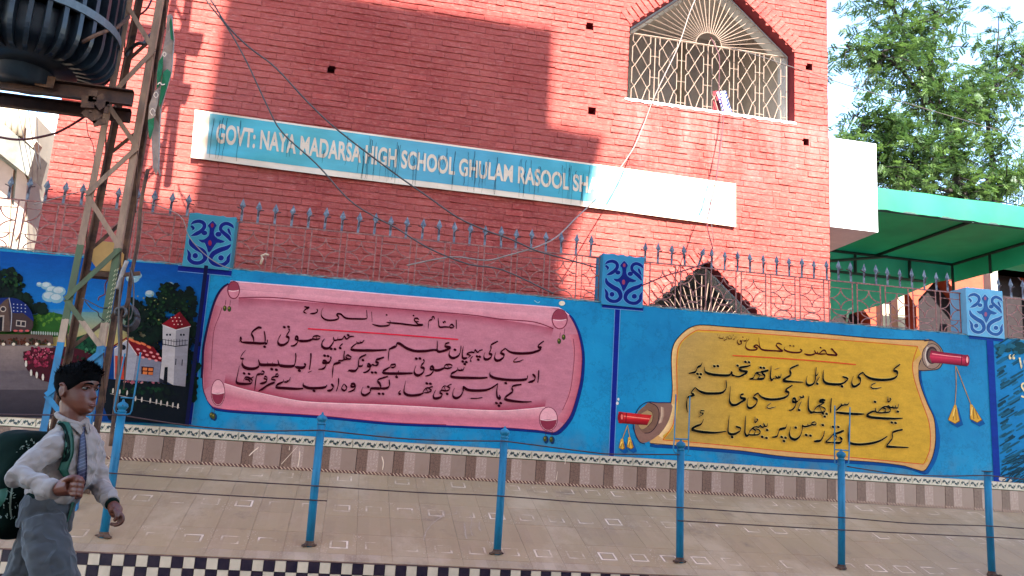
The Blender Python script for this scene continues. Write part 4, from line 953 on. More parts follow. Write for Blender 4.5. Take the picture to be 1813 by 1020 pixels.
def b_plain(t, tc, p): 
    sep = N(t, 'SeparateXYZ'); t.links.new(tc, sep.inputs[0])
    c = ramp(t, sep.outputs[0], [(0, C(138,120,104)), (.09, C(150,132,112)), (.18, C(142,124,104))], 'CONSTANT'); return dust(t, c, p, .5)
def b_strip(t, tc, p):
    sep = N(t, 'SeparateXYZ'); t.links.new(tc, sep.inputs[0])
    c = ramp(t, sep.outputs[0], [(0, C(142,128,122)), (.09, C(160,148,146)), (.18, C(126,112,108))], 'CONSTANT')
    n = noi(t, tc, 60, 3); c = mixc(t, ramp(t, n, [(.55, 0.), (.64, .7)]), c, C(176,166,164)); return dust(t, c, p, .5)
def b_square(t, tc, p):
    c, _ = b_plain(t, tc, p)
    # a printed square frame, worn away in patches
    sub = N(t, 'VectorMath', operation='SUBTRACT'); sub.inputs[1].default_value = (TWD/2, TLN/2-.02, 0); t.links.new(tc, sub.inputs[0])
    ab = N(t, 'VectorMath', operation='ABSOLUTE'); t.links.new(sub.outputs[0], ab.inputs[0]); sep = N(t, 'SeparateXYZ'); t.links.new(ab.outputs[0], sep.inputs[0])
    mx = N(t, 'Math', operation='MAXIMUM'); t.links.new(sep.outputs[0], mx.inputs[0]); t.links.new(sep.outputs[1], mx.inputs[1])
    msk = ramp(t, mx.outputs[0], [(0, 0.), (.052, 1.), (.067, 0.)], 'CONSTANT'); m2 = ramp(t, mx.outputs[0], [(0, 0.), (.043, .5), (.052, 0.), (.067, .35), (.074, 0.)], 'CONSTANT')
    wr = ramp(t, noi(t, p, 3.4, 6, .65), [(.47, .03), (.62, .9)])
    m = N(t, 'Math', operation='MULTIPLY'); t.links.new(msk, m.inputs[0]); t.links.new(wr, m.inputs[1])
    c = mixc(t, m.outputs[0], c, C(214,204,196))
    m = N(t, 'Math', operation='MULTIPLY'); t.links.new(m2, m.inputs[0]); t.links.new(wr, m.inputs[1]); c = mixc(t, m.outputs[0], c, C(92,76,74))
    v = N(t, 'TexVoronoi'); v.inputs['Scale'].default_value = 55; t.links.new(tc, v.inputs['Vector']); sp = N(t, 'SeparateXYZ'); t.links.new(tc, sp.inputs[0])
    side = ramp(t, sp.outputs[0], [(0, 1.), (.05, 0.), (.235, 1.)], 'CONSTANT'); m = N(t, 'Math', operation='MULTIPLY'); t.links.new(side, m.inputs[0]); t.links.new(ramp(t, v.outputs['Distance'], [(.22, .8), (.32, 0.)]), m.inputs[1])
    mm_ = N(t, 'Math', operation='MULTIPLY'); t.links.new(m.outputs[0], mm_.inputs[0]); t.links.new(wr, mm_.inputs[1]); c = mixc(t, mm_.outputs[0], c, C(196,186,180)); return c, .5
MP, MS, MQ = print_mat('beige apron tile', b_plain), print_mat('banded apron tile', b_strip), print_mat('square patterned apron tile', b_square)
def apron_tile(w, l, mat):
    me = bpy.data.meshes.new('floor_tile'); e = .0006; h = .006
    me.from_pydata([(0,0,-.002),(w,0,-.002),(w,l,-.002),(0,l,-.002),(e,e,h),(w-e,e,h),(w-e,l-e,h),(e,l-e,h)], [], [(4,5,6,7),(0,1,5,4),(1,2,6,5),(2,3,7,6),(3,0,4,7)]); me.materials.append(mat); return me
rows = []; s = 0; L0 = .13
sizes = [L0, TLN, TLN, TLN, TLN]; sizes.append(SLEN-sum(sizes))
mats_r = [MS, MQ, MP, MQ, MP, MQ]
xr0 = at(665-34, 968, 6.94).x
cnt = 0
for r_, (ln, mt_) in enumerate(zip(sizes, mats_r)):
    me = apron_tile(TWD-.0008, ln-.0008, mt_)
    y_c = YK+s*math.cos(SL); kmin = int(math.floor((-.36*y_c-xr0)/TWD))-2; kmax = int((.90*y_c-xr0)/TWD)+2
    for k in range(kmin, kmax):
        o = bpy.data.objects.new('floor_tile', me); link(o, apron); o.rotation_euler = (SL+rr.uniform(-.0012, .0012), rr.uniform(-.001, .001), 0)
        o.location = Vector((xr0+k*TWD, YK+s*math.cos(SL)-.0, zK+s*math.sin(SL)-.004+rr.uniform(-.0004, .0004)))-apron.location; cnt += 1
    s += ln
def on_slope(x, y, h=.009):
    d = at(x, y, 1)-Vector((0, 0, CAMZ)); t_ = math.tan(SL); k = (zK-t_*YK-CAMZ)/(d.z-t_*d.y); return Vector((0, 0, CAMZ+h))+d*k
sp = MB(); rs_ = random.Random(17)
def smear(pts, w):
    P_ = catmull(pts, 4); n = len(P_); w *= .55; L = [on_slope(x-w*rs_.uniform(.1, .6), y, .0085) for x, y in P_]; R2 = [on_slope(x+w*rs_.uniform(.1, .6), y+.6, .0085) for x, y in P_]
    sp.add(L+R2, [(i, i+1, n+i+1, n+i) for i in range(n-1)])
for pts, w in (([(750,958),(754,944),(762,932),(774,922),(786,914)], 4), ([(786,906),(788,912),(797,912),(807,911),(809,906)], 3.5), ([(833,914),(835,926),(833,938),(836,950)], 4), ([(822,928),(824,944),(826,956)], 7), ([(850,924),(848,934),(852,944)], 5), ([(1053,975),(1057,986),(1060,992)], 3), ([(1110,924),(1114,932),(1118,936)], 4), ([(908,912),(911,917)], 3), ([(512,870),(516,876)], 3), ([(1366,866),(1374,872)], 2), ([(452,866),(448,876)], 3)): smear(pts, w)
tag(sp.build('lime_splash', simple('spilt whitewash', C(172,160,150), .9, var=.3, scale=30), apron), kind='stuff')
kerb = empty('chequered_kerb', (0, YK, 0), 'low kerb faced with black and white chequered tiles at the bottom of the apron', 'kerb')
MB().box((-8, YK+.002, 0), (14, YK+.3, zK-.02)).build('kerb_core', M_GROUT, kerb)
MB().box((-8, YK-.007, zK-.009), (14, YK+.05, zK-.002)).build('nosing', simple('shadow line edging', C(110,84,84), .8, var=.4, scale=14), kerb)  # maroon tone stands in for the shadow line of the overhang
M_CB = simple('black navy glazed tile', C(26,20,40), .25, var=.4, scale=14, dark=C(46,36,50)); M_CW = simple('off white glazed tile', C(198,190,178), .28, var=.18, scale=10)
tb, tw_ = tile_mesh('tile', .0775, .0775, [M_CB], .008), tile_mesh('tile', .0775, .0775, [M_CW], .008); PT = .0795
x0 = at(540/3.02-.5, 985, YK).x; rest = MB(); ck = 0
for r_ in range(int((zK-.02)/PT)+1):
    z = zK-.010-(r_+1)*PT+.001
    if z < -.03: break
    for k in range(-40, 110):
        x = x0+k*PT; dark = (k+r_) % 2 == 0
        if -2.55 < x < 3.0 and r_ < 3 and z > 0:
            o = bpy.data.objects.new('tile', tb if dark else tw_); link(o, kerb); o.location = Vector((x, YK+.002+rr.uniform(-.001, .001), z))-kerb.location; ck += 1
        else:
            rest.mm = 0 if dark else 1; me = tb; rest.add([Vector(v.co)+Vector((x, YK+.002, max(z, .0))) for v in me.vertices], [tuple(p.vertices) for p in me.polygons])
tag(rest.build('tilework', None, kerb, mats=[M_CB, M_CW]), kind='stuff')

# ------------------------------------------------------------------ blue posts and wires
YP = 6.88
def post(bx, by, tx, ty, label, finial=True, bracket=None):
    base = at(bx, by, YP); base.z = slope_z(YP)+.002; top = at(tx, ty, YP); top.x = base.x+(top.x-base.x)*.9
    p = empty('railing_post', base, label, 'post', 'blue railing posts along the apron')
    MB().tube([base-Vector((0, 0, .02)), base.lerp(top, .5)+Vector((rr.uniform(-.004, .004), 0, 0)), top], .031, 14).build('pipe', M_POST, p, True)
    q = MB(); q.lathe(base+Vector((0, 0, .0)), [(.044, 0), (.042, .012), (.035, .02), (.033, .035)], 9)
    for k in range(8): q.ellipsoid(base+Vector((rr.uniform(-.05, .05), rr.uniform(-.04, .02), .002)), (.022, .022, .012), 6)
    q.build('cement_foot', M_RUST, p)
    if finial:
        s_ = 1.0; z0 = top.z; f = MB().lathe((top.x, top.y, z0), [(.032, 0), (.035, .010), (.024, .015), (.029, .023), (.038, .036), (.041, .048), (.036, .062), (.023, .072), (.012, .079), (.008, .086), (.010, .091), (.003, .098)], 16)
        f.build('finial', M_POST, p, True)
    else: MB().box((top.x-.033, top.y-.033, top.z-.002), (top.x+.033, top.y+.033, top.z+.006)).build('cap_plate', M_RUST, p)
    if bracket:
        b_ = MB(); Y_ = YP-.047
        for pl_ in bracket: b_.tube([at(x, y, Y_) for x, y in pl_], .0058, 6)
        b_.build('wire_bracket', M_POST, p)
    return p
post(183.8, 946, 215.5, 730, 'blue post with a wire bracket beside the walking boy', True, [[(221,626),(212,672),(202,724),(204,731),(210,732)], [(249,624),(241,680),(233,727),(230,733),(222,734)], [(214,704),(236,705)]])
post(548, 963, 569, 752, 'blue post with a ball finial standing below the left half of the pink scroll')
post(879.6, 984, 893, 776, 'blue post with a ball finial standing below the right part of the pink scroll')
post(1203.4, 1002, 1205, 798, 'blue post with a U bracket below the left end of the yellow scroll', True, [[(1196.5,698),(1194,776),(1192,796),(1195,801)], [(1221.5,702),(1219,778),(1219,800),(1212,805),(1224,807)], [(1194,777),(1219,778)], [(1195,801),(1201,803)]])
post(1490, 1017, 1489.5, 815, 'blue post with a U bracket in front of the last line of yellow scroll verse', True, [[(1478,718),(1477.5,796),(1478,820),(1484,823)], [(1505,721),(1503.5,798),(1502.5,820),(1497,823)], [(1478,796),(1503,798)]])
post(1757, 1032, 1748, 835, 'blue square topped post at the right edge, without a ball finial', False)
def wire(label, pts, r=.0065, mat=M_WIRE, Y=YP-.045, name='railing_wire', grp='wires strung along the posts', cat='wire'):
    P_ = catmull([p if len(p) == 3 else (p[0], p[1], Y) for p in pts], 4)
    o = MB().tube([at(*p) for p in P_], r, 5).build(name, mat, None, True); o_ = tag(o, label, cat, grp); return o_
wire('top wire along the posts, passing under the scrolls from the village scene', [(-40,731),(0,733.6),(108,735),(217,735),(232,738),(330,753),(428,762),(487,763),(561,762),(575,762.5),(700,775.5),(788,780),(883,781),(900,782),(1040,800),(1087,804),(1203,805)], .0055)
wire('short top wire sagging from the fifth blue post to the right edge', [(1500,826),(1550,834),(1602,841),(1680,843),(1741,842),(1760,843),(1813,849),(1860,856)], .0055)
wire('middle wire running the whole length of the posts', [(180,836),(205,838.5),(380,850),(550,860),(600,863),(740,872),(880,878),(1040,890),(1200,898.5),(1340,908),(1484,916),(1616,927),(1744,931),(1813,936),(1860,940)], .005)
wire('lowest wire at the left, ending just past the second blue post', [(150,861),(202,864),(380,876),(579,887)], .005)
wire('lowest wire at the right, from the fourth blue post to the edge', [(1200,922),(1340,930),(1484,938),(1640,946),(1750,951),(1860,958)], .005)

# ------------------------------------------------------------------ pillar blocks with painted scrollwork
ORN = [
 ('line', "230,272,12 262,246,34 320,236,42 372,262,44 382,310,44 350,356,44 300,390,44 245,412,10"),
 ('ell', "390,380,34,28"), ('line', "232,292,26 262,320,30 250,345,8"),
 ('line', "236,452,20 252,510,48 322,566,58 396,612,60 420,690,52 372,742,44 300,742,46 250,700,44 246,640,40 218,582,8"),
 ('ell', "312,658,32,32"),
 ('line', "716,326,10 690,292,36 630,268,42 580,290,42 570,340,40 610,385,44 660,430,48 690,480,20"),
 ('ell', "548,398,36,30"), ('line', "655,330,26 670,372,30 690,410,10"),
 ('line', "692,524,18 652,560,48 572,590,56 500,640,56 480,710,48 530,762,42 610,770,46 665,726,44 672,680,38 694,630,8"),
 ('ell', "592,684,34,32"),
]
CEN = "472,230 500,258 521,287 506,318 498,350 500,400 540,448 626,484 580,506 536,502 500,560 456,624 430,560 400,500 370,498 328,462 370,462 402,452 440,410 446,350 440,318 420,290 446,256"
PC = {1: ((336,378),(416,383),(409,475),(322,468)), 2: ((1068,449),(1139.5,455),(1139.5,542),(1064.7,536)), 3: ((1709.7,508.5),(1774.4,515),(1778.7,597),(1713,590.4))}
def pillar(k, label, c1, c2, c3, hal):
    tl_, tr2, br_, bl_ = [at(x, y, YW-.02) for x, y in PC[k]]
    x0_, x1_ = (tl_.x+bl_.x)/2, (tr2.x+br_.x)/2; z0_, z1_ = (bl_.z+br_.z)/2-.02, (tl_.z+tr2.z)/2
    p = empty('wall_pillar', ((x0_+x1_)/2, YW, z0_), label, 'pillar', 'painted pillar blocks on the wall')
    b_ = MB(); n = 14; v = []; 
    for i in range(n+1):
        x = x0_+(x1_-x0_)*i/n; z = z1_+rr.uniform(-.006, .006)
        v += [(x, YW-.02, z0_), (x, YW-.02, z-.006), (x, YW-.012, z), (x, YW+.25, z), (x, YW+.25, z0_)]
    f = [];
    for i in range(n):
        for q in range(4): f.append((i*5+q, i*5+5+q, i*5+6+q, i*5+1+q))
    f += [(0,1,2,3,4), tuple(n*5+q for q in (4,3,2,1,0))]
    b_.add(v, f); b_.build('block', simple('pillar blue', c1, .6, var=.15, scale=8, bmp=.4), p)
    src = PC[2]
    def mp(x, y):
        u = (x-200-(y-140)*-.035)/528; vv = (y-(138+(x-200)*.085))/628
        A, B, Cc, D = [np.array(q, float) for q in PC[k]]
        t = A*(1-u)+B*u; b2 = D*(1-u)+Cc*u; r = t*(1-vv)+b2*vv; return (r[0], r[1])
    sc = abs(PC[k][1][0]-PC[k][0][0])/528
    a = Art(Y=YW-.02, off=.002)
    def var_line(pts, grow, col):
        P_ = catmull([q for q in pts], 5); n = len(P_)
        XY = np.array([mp(q[0], q[1]) for q in P_]); T = np.gradient(XY, axis=0); T /= np.linalg.norm(T, axis=1)[:, None]+1e-9; Nn = np.c_[-T[:, 1], T[:, 0]]
        w = np.array([q[2] for q in P_])*sc/2+grow; a.o += a.step; a.mb.cc = col
        a.mb.add([a.w(q) for q in XY+Nn*w[:, None]]+[a.w(q) for q in XY-Nn*w[:, None]], [(i, i+1, n+i+1, n+i) for i in range(n-1)])
    for grow, col in ((1.0, hal), (0, c2)):
        for kind, t in ORN:
            q = [tuple(float(v_) for v_ in s_.split(',')) for s_ in t.split()]
            if kind == 'line': var_line(q, grow, col)
            else:
                x, y = mp(q[0][0], q[0][1]); a.ell(x, y, q[0][2]*sc+grow, q[0][3]*sc+grow, col, 14)
        q = parse(CEN); a.poly([mp(472+(x-472)*(1+.07*grow), 427+(y-427)*(1+.035*grow)) for x, y in q], col, 2)
        a.o += .0004
    for x, y, rx, ry in ((472,288,17,26), (460,503,20,34)): xx, yy = mp(x, y); a.ell(xx, yy, rx*sc, ry*sc, c3, 12)
    a.done('scrollwork', p)
    return x0_, x1_, z1_
P1 = pillar(1, 'pillar block with navy scrollwork between the village scene and the pink scroll', C(40,132,166), C(14,26,116), C(112,30,66), C(90,150,200))
P2 = pillar(2, 'pillar block with navy scrollwork above the gap between the two scrolls', C(26,124,176), C(8,24,110), C(122,52,90), C(84,140,205))
P3 = pillar(3, 'blue pillar block at the right edge of the wall, lightened for extra sky light', C(84,164,216), C(38,84,150), C(134,84,122), C(140,190,228))  # colours lightened to show more sky light at this end

# ------------------------------------------------------------------ iron fence on the wall
YF = YW+.07; PW, PP = .293, .355; FH = .492; R_ = .0052
def panel_mesh():
    b_ = MB(); V = lambda u, v: Vector((u*PW, 0, v*FH))
    fl = lambda pts, w=.0105: [b_.bar(p, q, w, .006, (0, 1, 0)) for p, q in zip(pts, pts[1:])]
    for u in (0, 1): fl([V(u, 0), V(u, 1)], .013)
    for v_ in (.055, .335, .845): fl([V(0, v_), V(1, v_)], .0075)
    def arc(cx, cz, rx, rz, t0, t1, n=7): return [V(cx+rx*math.cos(t0+(t1-t0)*k/n), cz+rz*math.sin(t0+(t1-t0)*k/n)) for k in range(n+1)]
    H = math.pi/2; mid = .59
    fl(arc(0, .845, .5, .255, 0, -H)); fl(arc(1, .845, .5, .255, -H, -2*H)); fl(arc(0, .335, .5, .255, H, 0)); fl(arc(1, .335, .5, .255, 2*H, H))
    fl(arc(.5, .335, .36, .125, math.pi, 2*math.pi, 10)); fl(arc(.5, .055, .36, .14, math.pi, 0, 10))
    me = bpy.data.meshes.new('grille_panel'); me.from_pydata([tuple(v) for v in b_.v], [], b_.f); me.materials.append(M_FENCE); return me
PM = panel_mesh()
def spear_mesh(k):
    q = random.Random(k); b_ = MB(); h = .135; b_.mm = 0
    b_.bar((0, 0, -.01), (0, 0, h), .024, .007, (0, 1, 0))
    zz = h-.004; w = .031; v = [(0,0,zz-.01),(-w,0,zz+.028),(0,-.012,zz+.03),(w,0,zz+.028),(0,.012,zz+.03),(0,0,zz+.104)]
    b_.add(v, [(0,1,2),(0,2,3),(0,3,4),(0,4,1),(5,2,1),(5,3,2),(5,4,3),(5,1,4)])
    b_.mm = 1; d = 1 if q.random() < .85 else -1
    b_.tube([(0, -.012, h-.065), (.002, -.016, h-.02), (.016*d, -.012, h-.004), (.05*d, .004, h+.004+q.uniform(-.01, .01))], .0058, 5)
    me = bpy.data.meshes.new('spear'); me.from_pydata([tuple(v) for v in b_.v], [], b_.f); me.materials.append(M_SPEAR); me.materials.append(M_WIRE); me.polygons.foreach_set('material_index', b_.m); return me
SM = [spear_mesh(k) for k in range(6)]
def fence(x0_, x1_, xp, label, sp=.158, bent=()):
    g = empty('iron_fence', ((x0_+x1_)/2, YF, ztop((x0_+x1_)/2)), label, 'fence', 'spiked iron fence sections on the wall')
    zt = lambda x: ztop(x)+FH+.005
    MB().bar((x0_, YF, zt(x0_)), (x1_, YF, zt(x1_)), .010, .014).build('rail', M_FENCE, g)
    tilt = math.atan2(ztop(x1_)-ztop(x0_), x1_-x0_)
    x = xp
    while x-PP > x0_-PW*.5: x -= PP
    while x < x1_-.06:
        if x > x0_-.02:
            o = bpy.data.objects.new('grille_panel', PM); link(o, g); o.location = Vector((x, YF, ztop(x)+.003))-g.location; o.rotation_euler = (0, -tilt+rr.uniform(-.004, .004), 0)
            if x+PW > x1_: o.scale = (max(.2, (x1_-x-.01)/PW), 1, 1)
        x += PP
    x = x0_+.035; k = 0
    while x < x1_-.02:
        o = bpy.data.objects.new('spear', SM[rr.randrange(6)]); link(o, g); o.location = Vector((x+rr.uniform(-.006, .006), YF, zt(x)))-g.location
        o.rotation_euler = (0, bent[k] if k < len(bent) else rr.uniform(-.03, .03), rr.uniform(-.2, .2)); o.scale = (1, 1, rr.uniform(.95, 1.05)); x += sp; k += 1
    return g
fence(-6.5, P1[0], at(178, 425, YF).x, 'spiked fence left of the first pillar block, behind the lattice pole', .163)
fence(P1[1], P2[0], at(424, 400, YF).x, 'spiked fence between the pillar blocks on the left and centre, above the pink scroll', .165)
fence(P2[1], P3[0], at(1313, 480, YF).x, 'spiked fence above the yellow scroll, with two bent spears', .155, (0, 0, 0, -.08, .30, 0))
fence(P3[1], 12, at(1782, 530, YF).x, 'short end of spiked fence right of the last pillar block', .16)

# ------------------------------------------------------------------ lattice pole
def pole_paint():
    mt, t, b = nt('pole paint'); p = wpos(t); sep = N(t, 'SeparateXYZ'); t.links.new(p, sep.inputs[0])
    z_b, z_w, z_g = at(98, 607, 7.3).z, at(108, 566, 7.3).z, at(133, 432, 7.3).z
    nz = noi(t, p, 20, 4); ad = N(t, 'Math', operation='MULTIPLY_ADD'); ad.inputs[1].default_value = .05; t.links.new(nz, ad.inputs[0]); t.links.new(sep.outputs[2], ad.inputs[2])
    mr = N(t, 'MapRange'); mr.inputs[1].default_value = 0; mr.inputs[2].default_value = 4; t.links.new(ad.outputs[0], mr.inputs[0])
    g = (.22, .19, .155, 1)
    c = ramp(t, mr.outputs[0], [(0, C(34,118,176)), ((z_b+.02)/4, C(160,148,136)), ((z_w+.02)/4, C(70,92,66)), ((z_g+.02)/4, C(140,122,108))], 'CONSTANT')
    n = noi(t, p, 10, 6, .7, (1, 1, .3)); c = mixc(t, ramp(t, n, [(.42, 0.), (.7, .6)]), c, C(64,50,44))
    t.links.new(c, b.inputs['Base Color']); b.inputs['Roughness'].default_value = .8; bump(t, b, noi(t, p, 50, 5), .3, .004); return mt
M_POLE = pole_paint()
pole = empty('lattice_pole', at(110, 890, 7.5), 'rusty steel lattice power pole with a painted blue foot behind the boy', 'power pole')
def lg(xa, ya, xb, yb, Y):
    a_ = at(xa, ya, Y); b_ = at(xb, yb, Y); d = b_-a_; return a_-d*((a_.z-slope_z(Y))/d.z*1.0 if True else 0), a_, b_, a_+d*((10.5-a_.z)/d.z*.999)
LEG = {'FL': lg(70,760,223.5,0,7.3), 'FR': lg(135,903,288,0,7.3), 'BL': lg(95,742,242.7,0,7.66), 'BR': lg(180,745,300,0,7.66)}
for k, sx, sy in (('FL',1,1),('FR',-1,1),('BL',1,-1),('BR',-1,-1)):
    f0, _, _, top = LEG[k]; q = MB(); q.angle(f0, top, .053, .009, sx, sy); q.build('leg', M_POLE if sy > 0 else M_RUST, pole)
def onleg(k, z): f0, _, _, tp = LEG[k]; t = (z-f0.z)/(tp.z-f0.z); return f0.lerp(tp, t)
zl = [at(x, y, 7.3).z for x, y in ((85,700),(121,530),(157,345),(187,180),(222,5))]; zr = [at(x, y, 7.3).z for x, y in ((154,790),(181,620),(212,440),(243,262),(272,90))]
hs = zl[1]-zl[0]
zl += [zl[-1]+.80*(i+1) for i in range(6)]; zr += [zr[-1]+.80*(i+1) for i in range(6)]; zl = [z for z in zl if z < 10.2]; zr = [z for z in zr if z < 10.2]
def brace(p, q, w=.040, nm='brace'): MB().bar(p, q, .007, w, (0, 0, 1)).build(nm, M_POLE if w == .040 else M_RUST, pole)
for i in range(len(zl)):
    if i < len(zr): brace(onleg('FR', zr[i])-Vector((0, .004, 0)), onleg('FL', zl[i])-Vector((0, .004, 0)))
    if i+1 < len(zr): brace(onleg('FL', zl[i])-Vector((0, .012, 0)), onleg('FR', zr[i+1])-Vector((0, .012, 0)))
for i in range(min(len(zl), len(zr))-1):
    brace(onleg('BL', zr[i]), onleg('BR', zl[i]), .030)
    brace(onleg('BR', zl[i]), onleg('FR', zr[i+1]), .030)
    brace(onleg('BL', zr[i]), onleg('FL', zl[i]), .030)
# cross-arms higher up, seen here by their shade on the wall
def backto(x, y, Y): p = at(x, y, YB); q = back(p, Y); return Vector((q[0], Y, q[1]))
for (xa, ya, xb, yb, h) in ((303,74,356,78,.14),(294,164,334,168,.10),(212,54,303,62,.05)):
    p, q = backto(xa, ya, 7.3), backto(xb, yb, 7.3); MB().box((p.x, 7.2, p.z-h/2), (q.x, 7.4, p.z+h/2)).build('cross_arm', M_BROWNST, pole)
p, q = backto(296, 330, 7.45), backto(337, -20, 7.45); MB().tube([p, q, q+(q-p)*.4], .045, 8).build('riser_pipe', M_RUST, pole)
# white lettering-like scratches on the green band
a = Art(Y=7.285, off=0)
for k in range(13):
    y = 478+k*8.2; x = 205-(y-480)*.17; a.line([(x-3, y+3), (x, y-1), (x+2, y+2), (x+4, y-3)], 1.5, C(150,158,142), 0)
a.done('paint_marks', pole)

# platform channels, one each side of the pole
def channel(x0_, x1_, Y, z, hgt, dep, s, name):
    b_ = MB(); b_.box((x0_, Y, z), (x1_, Y+.010, z+hgt)); b_.box((x0_, min(Y, Y+s*dep), z+hgt), (x1_, max(Y, Y+s*dep), z+hgt+.009)); b_.box((x0_, min(Y, Y+s*dep), z-.009), (x1_, max(Y, Y+s*dep), z))
    b_.build(name, M_BROWNST, plat)
zf = at(234, 188, 7.12).z; zr2 = at(231, 217, 7.5).z
plat = empty('transformer_platform', at(120, 190, 7.3), 'pair of brown steel channel beams carrying the transformer beside the pole', 'platform')
channel(-4.6, at(236, 175, 7.12).x, 7.12, zf, .115, .055, -1, 'channel_beam')
channel(-4.6, at(232, 205, 7.5).x, 7.5, zr2, .098, .055, -1, 'channel_beam')
def bracket(pts, Y, nm='bracket'):
    b_ = MB()
    for p, q in zip(pts, pts[1:]): b_.bar(at(p[0], p[1], Y), at(q[0], q[1], Y), .10, .012, (0, 1, 0))
    b_.build(nm, M_RUST, plat)
bracket([(155,191),(157,170),(172,171),(186,190),(193,191)], 7.03); bracket([(152,193),(175,212),(178,222)], 7.06); bracket([(21,131),(23,111),(49,113),(64,141),(96,147)], 7.06)
for x, y in ((167,176),(192,188),(203,190),(160,199)): MB().lathe(at(x, y, 7.02), [(.012, 0), (.012, .012)], 6).build('bolt', M_RUST, plat)
# transformer
M_TRF = simple('blue black transformer enamel', (.020, .027, .034, 1), .35, var=.45, scale=6, dark=(.008, .010, .014, 1), bmp=.1)
M_TRB = simple('dusty steel band', (.09, .11, .12, 1), .5, var=.3, scale=20)
YC = 7.12; rgt = at(206, 75, YC).x; RR = .66; cxT = rgt-RR; zb = at(170, 140, YC).z; 
trf = empty('transformer', (cxT, YC, zb), 'big dark blue round transformer with cooling fins on the platform', 'transformer')
prof = [(.20, -.02), (.36, .0), (RR-.15, .06), (RR-.11, .16), (RR-.11, 1.3), (.3, 1.36)]
MB().lathe((cxT, YC, zb), prof, 40).build('tank', M_TRF, trf, True)
nf = 34
fm = MB(); op = []
for k in range(11):
    t = math.pi/2*k/10; op.append((RR-.14+.14*math.sin(t) if True else 0, .20-.20*math.cos(t)))
pr_ = [(.30, .02)]+[(RR-.16+.16*math.sin(t), .22-.22*math.cos(t)) for t in [math.pi/2*k/8 for k in range(9)]]+[(RR, 1.2), (RR-.14, 1.28)]
th = .017; v = []; f = []; n = len(pr_)
for s_ in (-1, 1):
    for r, z in pr_: v.append((r, s_*th, z))
v += [(pr_[0][0], -th, 1.2), (pr_[0][0], th, 1.2)]
f = [(i, i+1, n+i+1, n+i) for i in range(n-1)]+[tuple(range(n))+(2*n,), tuple(range(2*n-1, n-1, -1))+(2*n+1,)]
fme = bpy.data.meshes.new('cooling_fin'); fme.from_pydata(v, [], f); fme.materials.append(M_TRF)
for k in range(nf):
    o = bpy.data.objects.new('cooling_fin', fme); link(o, trf); o.rotation_euler = (0, 0, 2*math.pi*(k+.3)/nf); o.location = (0, 0, 0)
zbd = at(190, 52, YC-.2).z; bd = MB(); bd.lathe((cxT, YC, zbd), [(RR+.012, 0), (RR+.012, .07), (RR-.02, .07), (RR-.02, 0)], 48); bd.build('band', M_TRB, trf)
MB().lathe((cxT, YC, zb-.13), [(.22, 0), (.22, .12), (.30, .16)], 20).build('base_ring', M_TRF, trf, True)
MB().tube([at(145, 75, 6.75), at(170, 62, 6.8), at(190, 54, 6.95), at(207, 49, 7.1), at(228, 30, 7.25)], .017, 6).build('drain_pipe', M_RUST, trf, True)

# box, coil and cables on the pole
oc = empty('meter_box', at(188, 470, 7.42), 'yellowish eight sided box hung inside the lattice pole', 'box')
c0 = at(188, 454, 7.40); b_ = MB(); v = []
for yy in (0, .12):
    for k in range(8): t = math.pi/8+k*math.pi/4; v.append((c0.x+.115*math.cos(t), c0.y+yy, c0.z+.135*math.sin(t)))
b_.add(v, [tuple(range(8))[::-1], tuple(range(8, 16))]+[(k, (k+1) % 8, 8+(k+1) % 8, 8+k) for k in range(8)]); b_.build('body', simple('dull yellow paint', C(166,138,76), .6, var=.2, scale=8), oc)
MB().box((c0.x-.12, c0.y-.01, c0.z-.175), (c0.x+.10, c0.y+.13, c0.z-.132)).build('base', M_RUST, oc)
MB().bar(at(215,487,7.3), at(248,484,7.3), .03, .03).build('clamp_arm', M_RUST, oc)
ring = lambda x, y, rx, ry, Y, n=18, a0=0, a1=2*math.pi: [at(x+rx*math.cos(a0+(a1-a0)*k/n), y+ry*math.sin(a0+(a1-a0)*k/n), Y+.01*math.sin(k)) for k in range(n+1)]
coil = empty('cable_coil', at(225, 575, 7.2), 'coil of dark and pale cable hanging on the pole above the boy', 'cable coil')
q = MB()
for k in range(6): q.tube(ring(225+k*.6, 560+k*.8, 15+k*.7, 19+k*.6, 7.16+k*.018), .011, 6)
q.build('dark_loops', M_CABLE, coil, True)
q = MB()
for k in range(2): q.tube(ring(214, 553+k*2, 10-k, 9, 7.13+k*.015, 14, math.pi*.9, math.pi*2.35), .011, 6)
q.tube(ring(228, 520, 9, 46, 7.13, 16, -1.4, 1.5), .006, 5); q.build('pale_loops', M_CABLEG, coil, True)
def cable(label, pts, r, mat, grp=None, Y=8.2): return wire(label, pts, r, mat, Y, 'cable', grp, 'cable')
cable('thick bundle of cables running down inside the lattice pole', [(262,300,7.2),(250,360,7.2),(244,430,7.2),(232,490,7.2),(226,535,7.15),(215,560,7.15),(213,620,7.15),(206,700,7.2),(196,790,7.2)], .016, M_RUST)
cable('pale cable hanging straight from the coil beside the blue post', [(245,400,7.15),(236,480,7.15),(229,540,7.15),(226,610,7.12),(219,690,7.12)], .006, M_RUST)
cable('second pale cable looping off the coil', [(222,470,7.15),(213,510,7.1),(210,570,7.1),(211,640,7.1),(208,720,7.12)], .007, M_CABLEG)
cable('pale conduit leaning on the right leg above the coil', [(225,462,7.12),(216,485,7.12),(208,512,7.14)], .017, M_CABLEW)
cable('dark loose flex dangling across the village scene', [(193,492,7.4),(186,505,7.35),(186,520,7.3),(176,526,7.3),(174,532,7.3)], .006, M_CABLER)
cable('thin dark flex crossing the pole above the yellow painted sky', [(146,528,7.5),(165,538,7.4),(180,545,7.3),(196,544,7.3)], .005, M_CABLE)
cable('thin dark flex with a knot below the other one', [(150,532,7.5),(160,545,7.4),(173,553,7.3),(175,560,7.3),(184,568,7.3)], .005, M_CABLE)
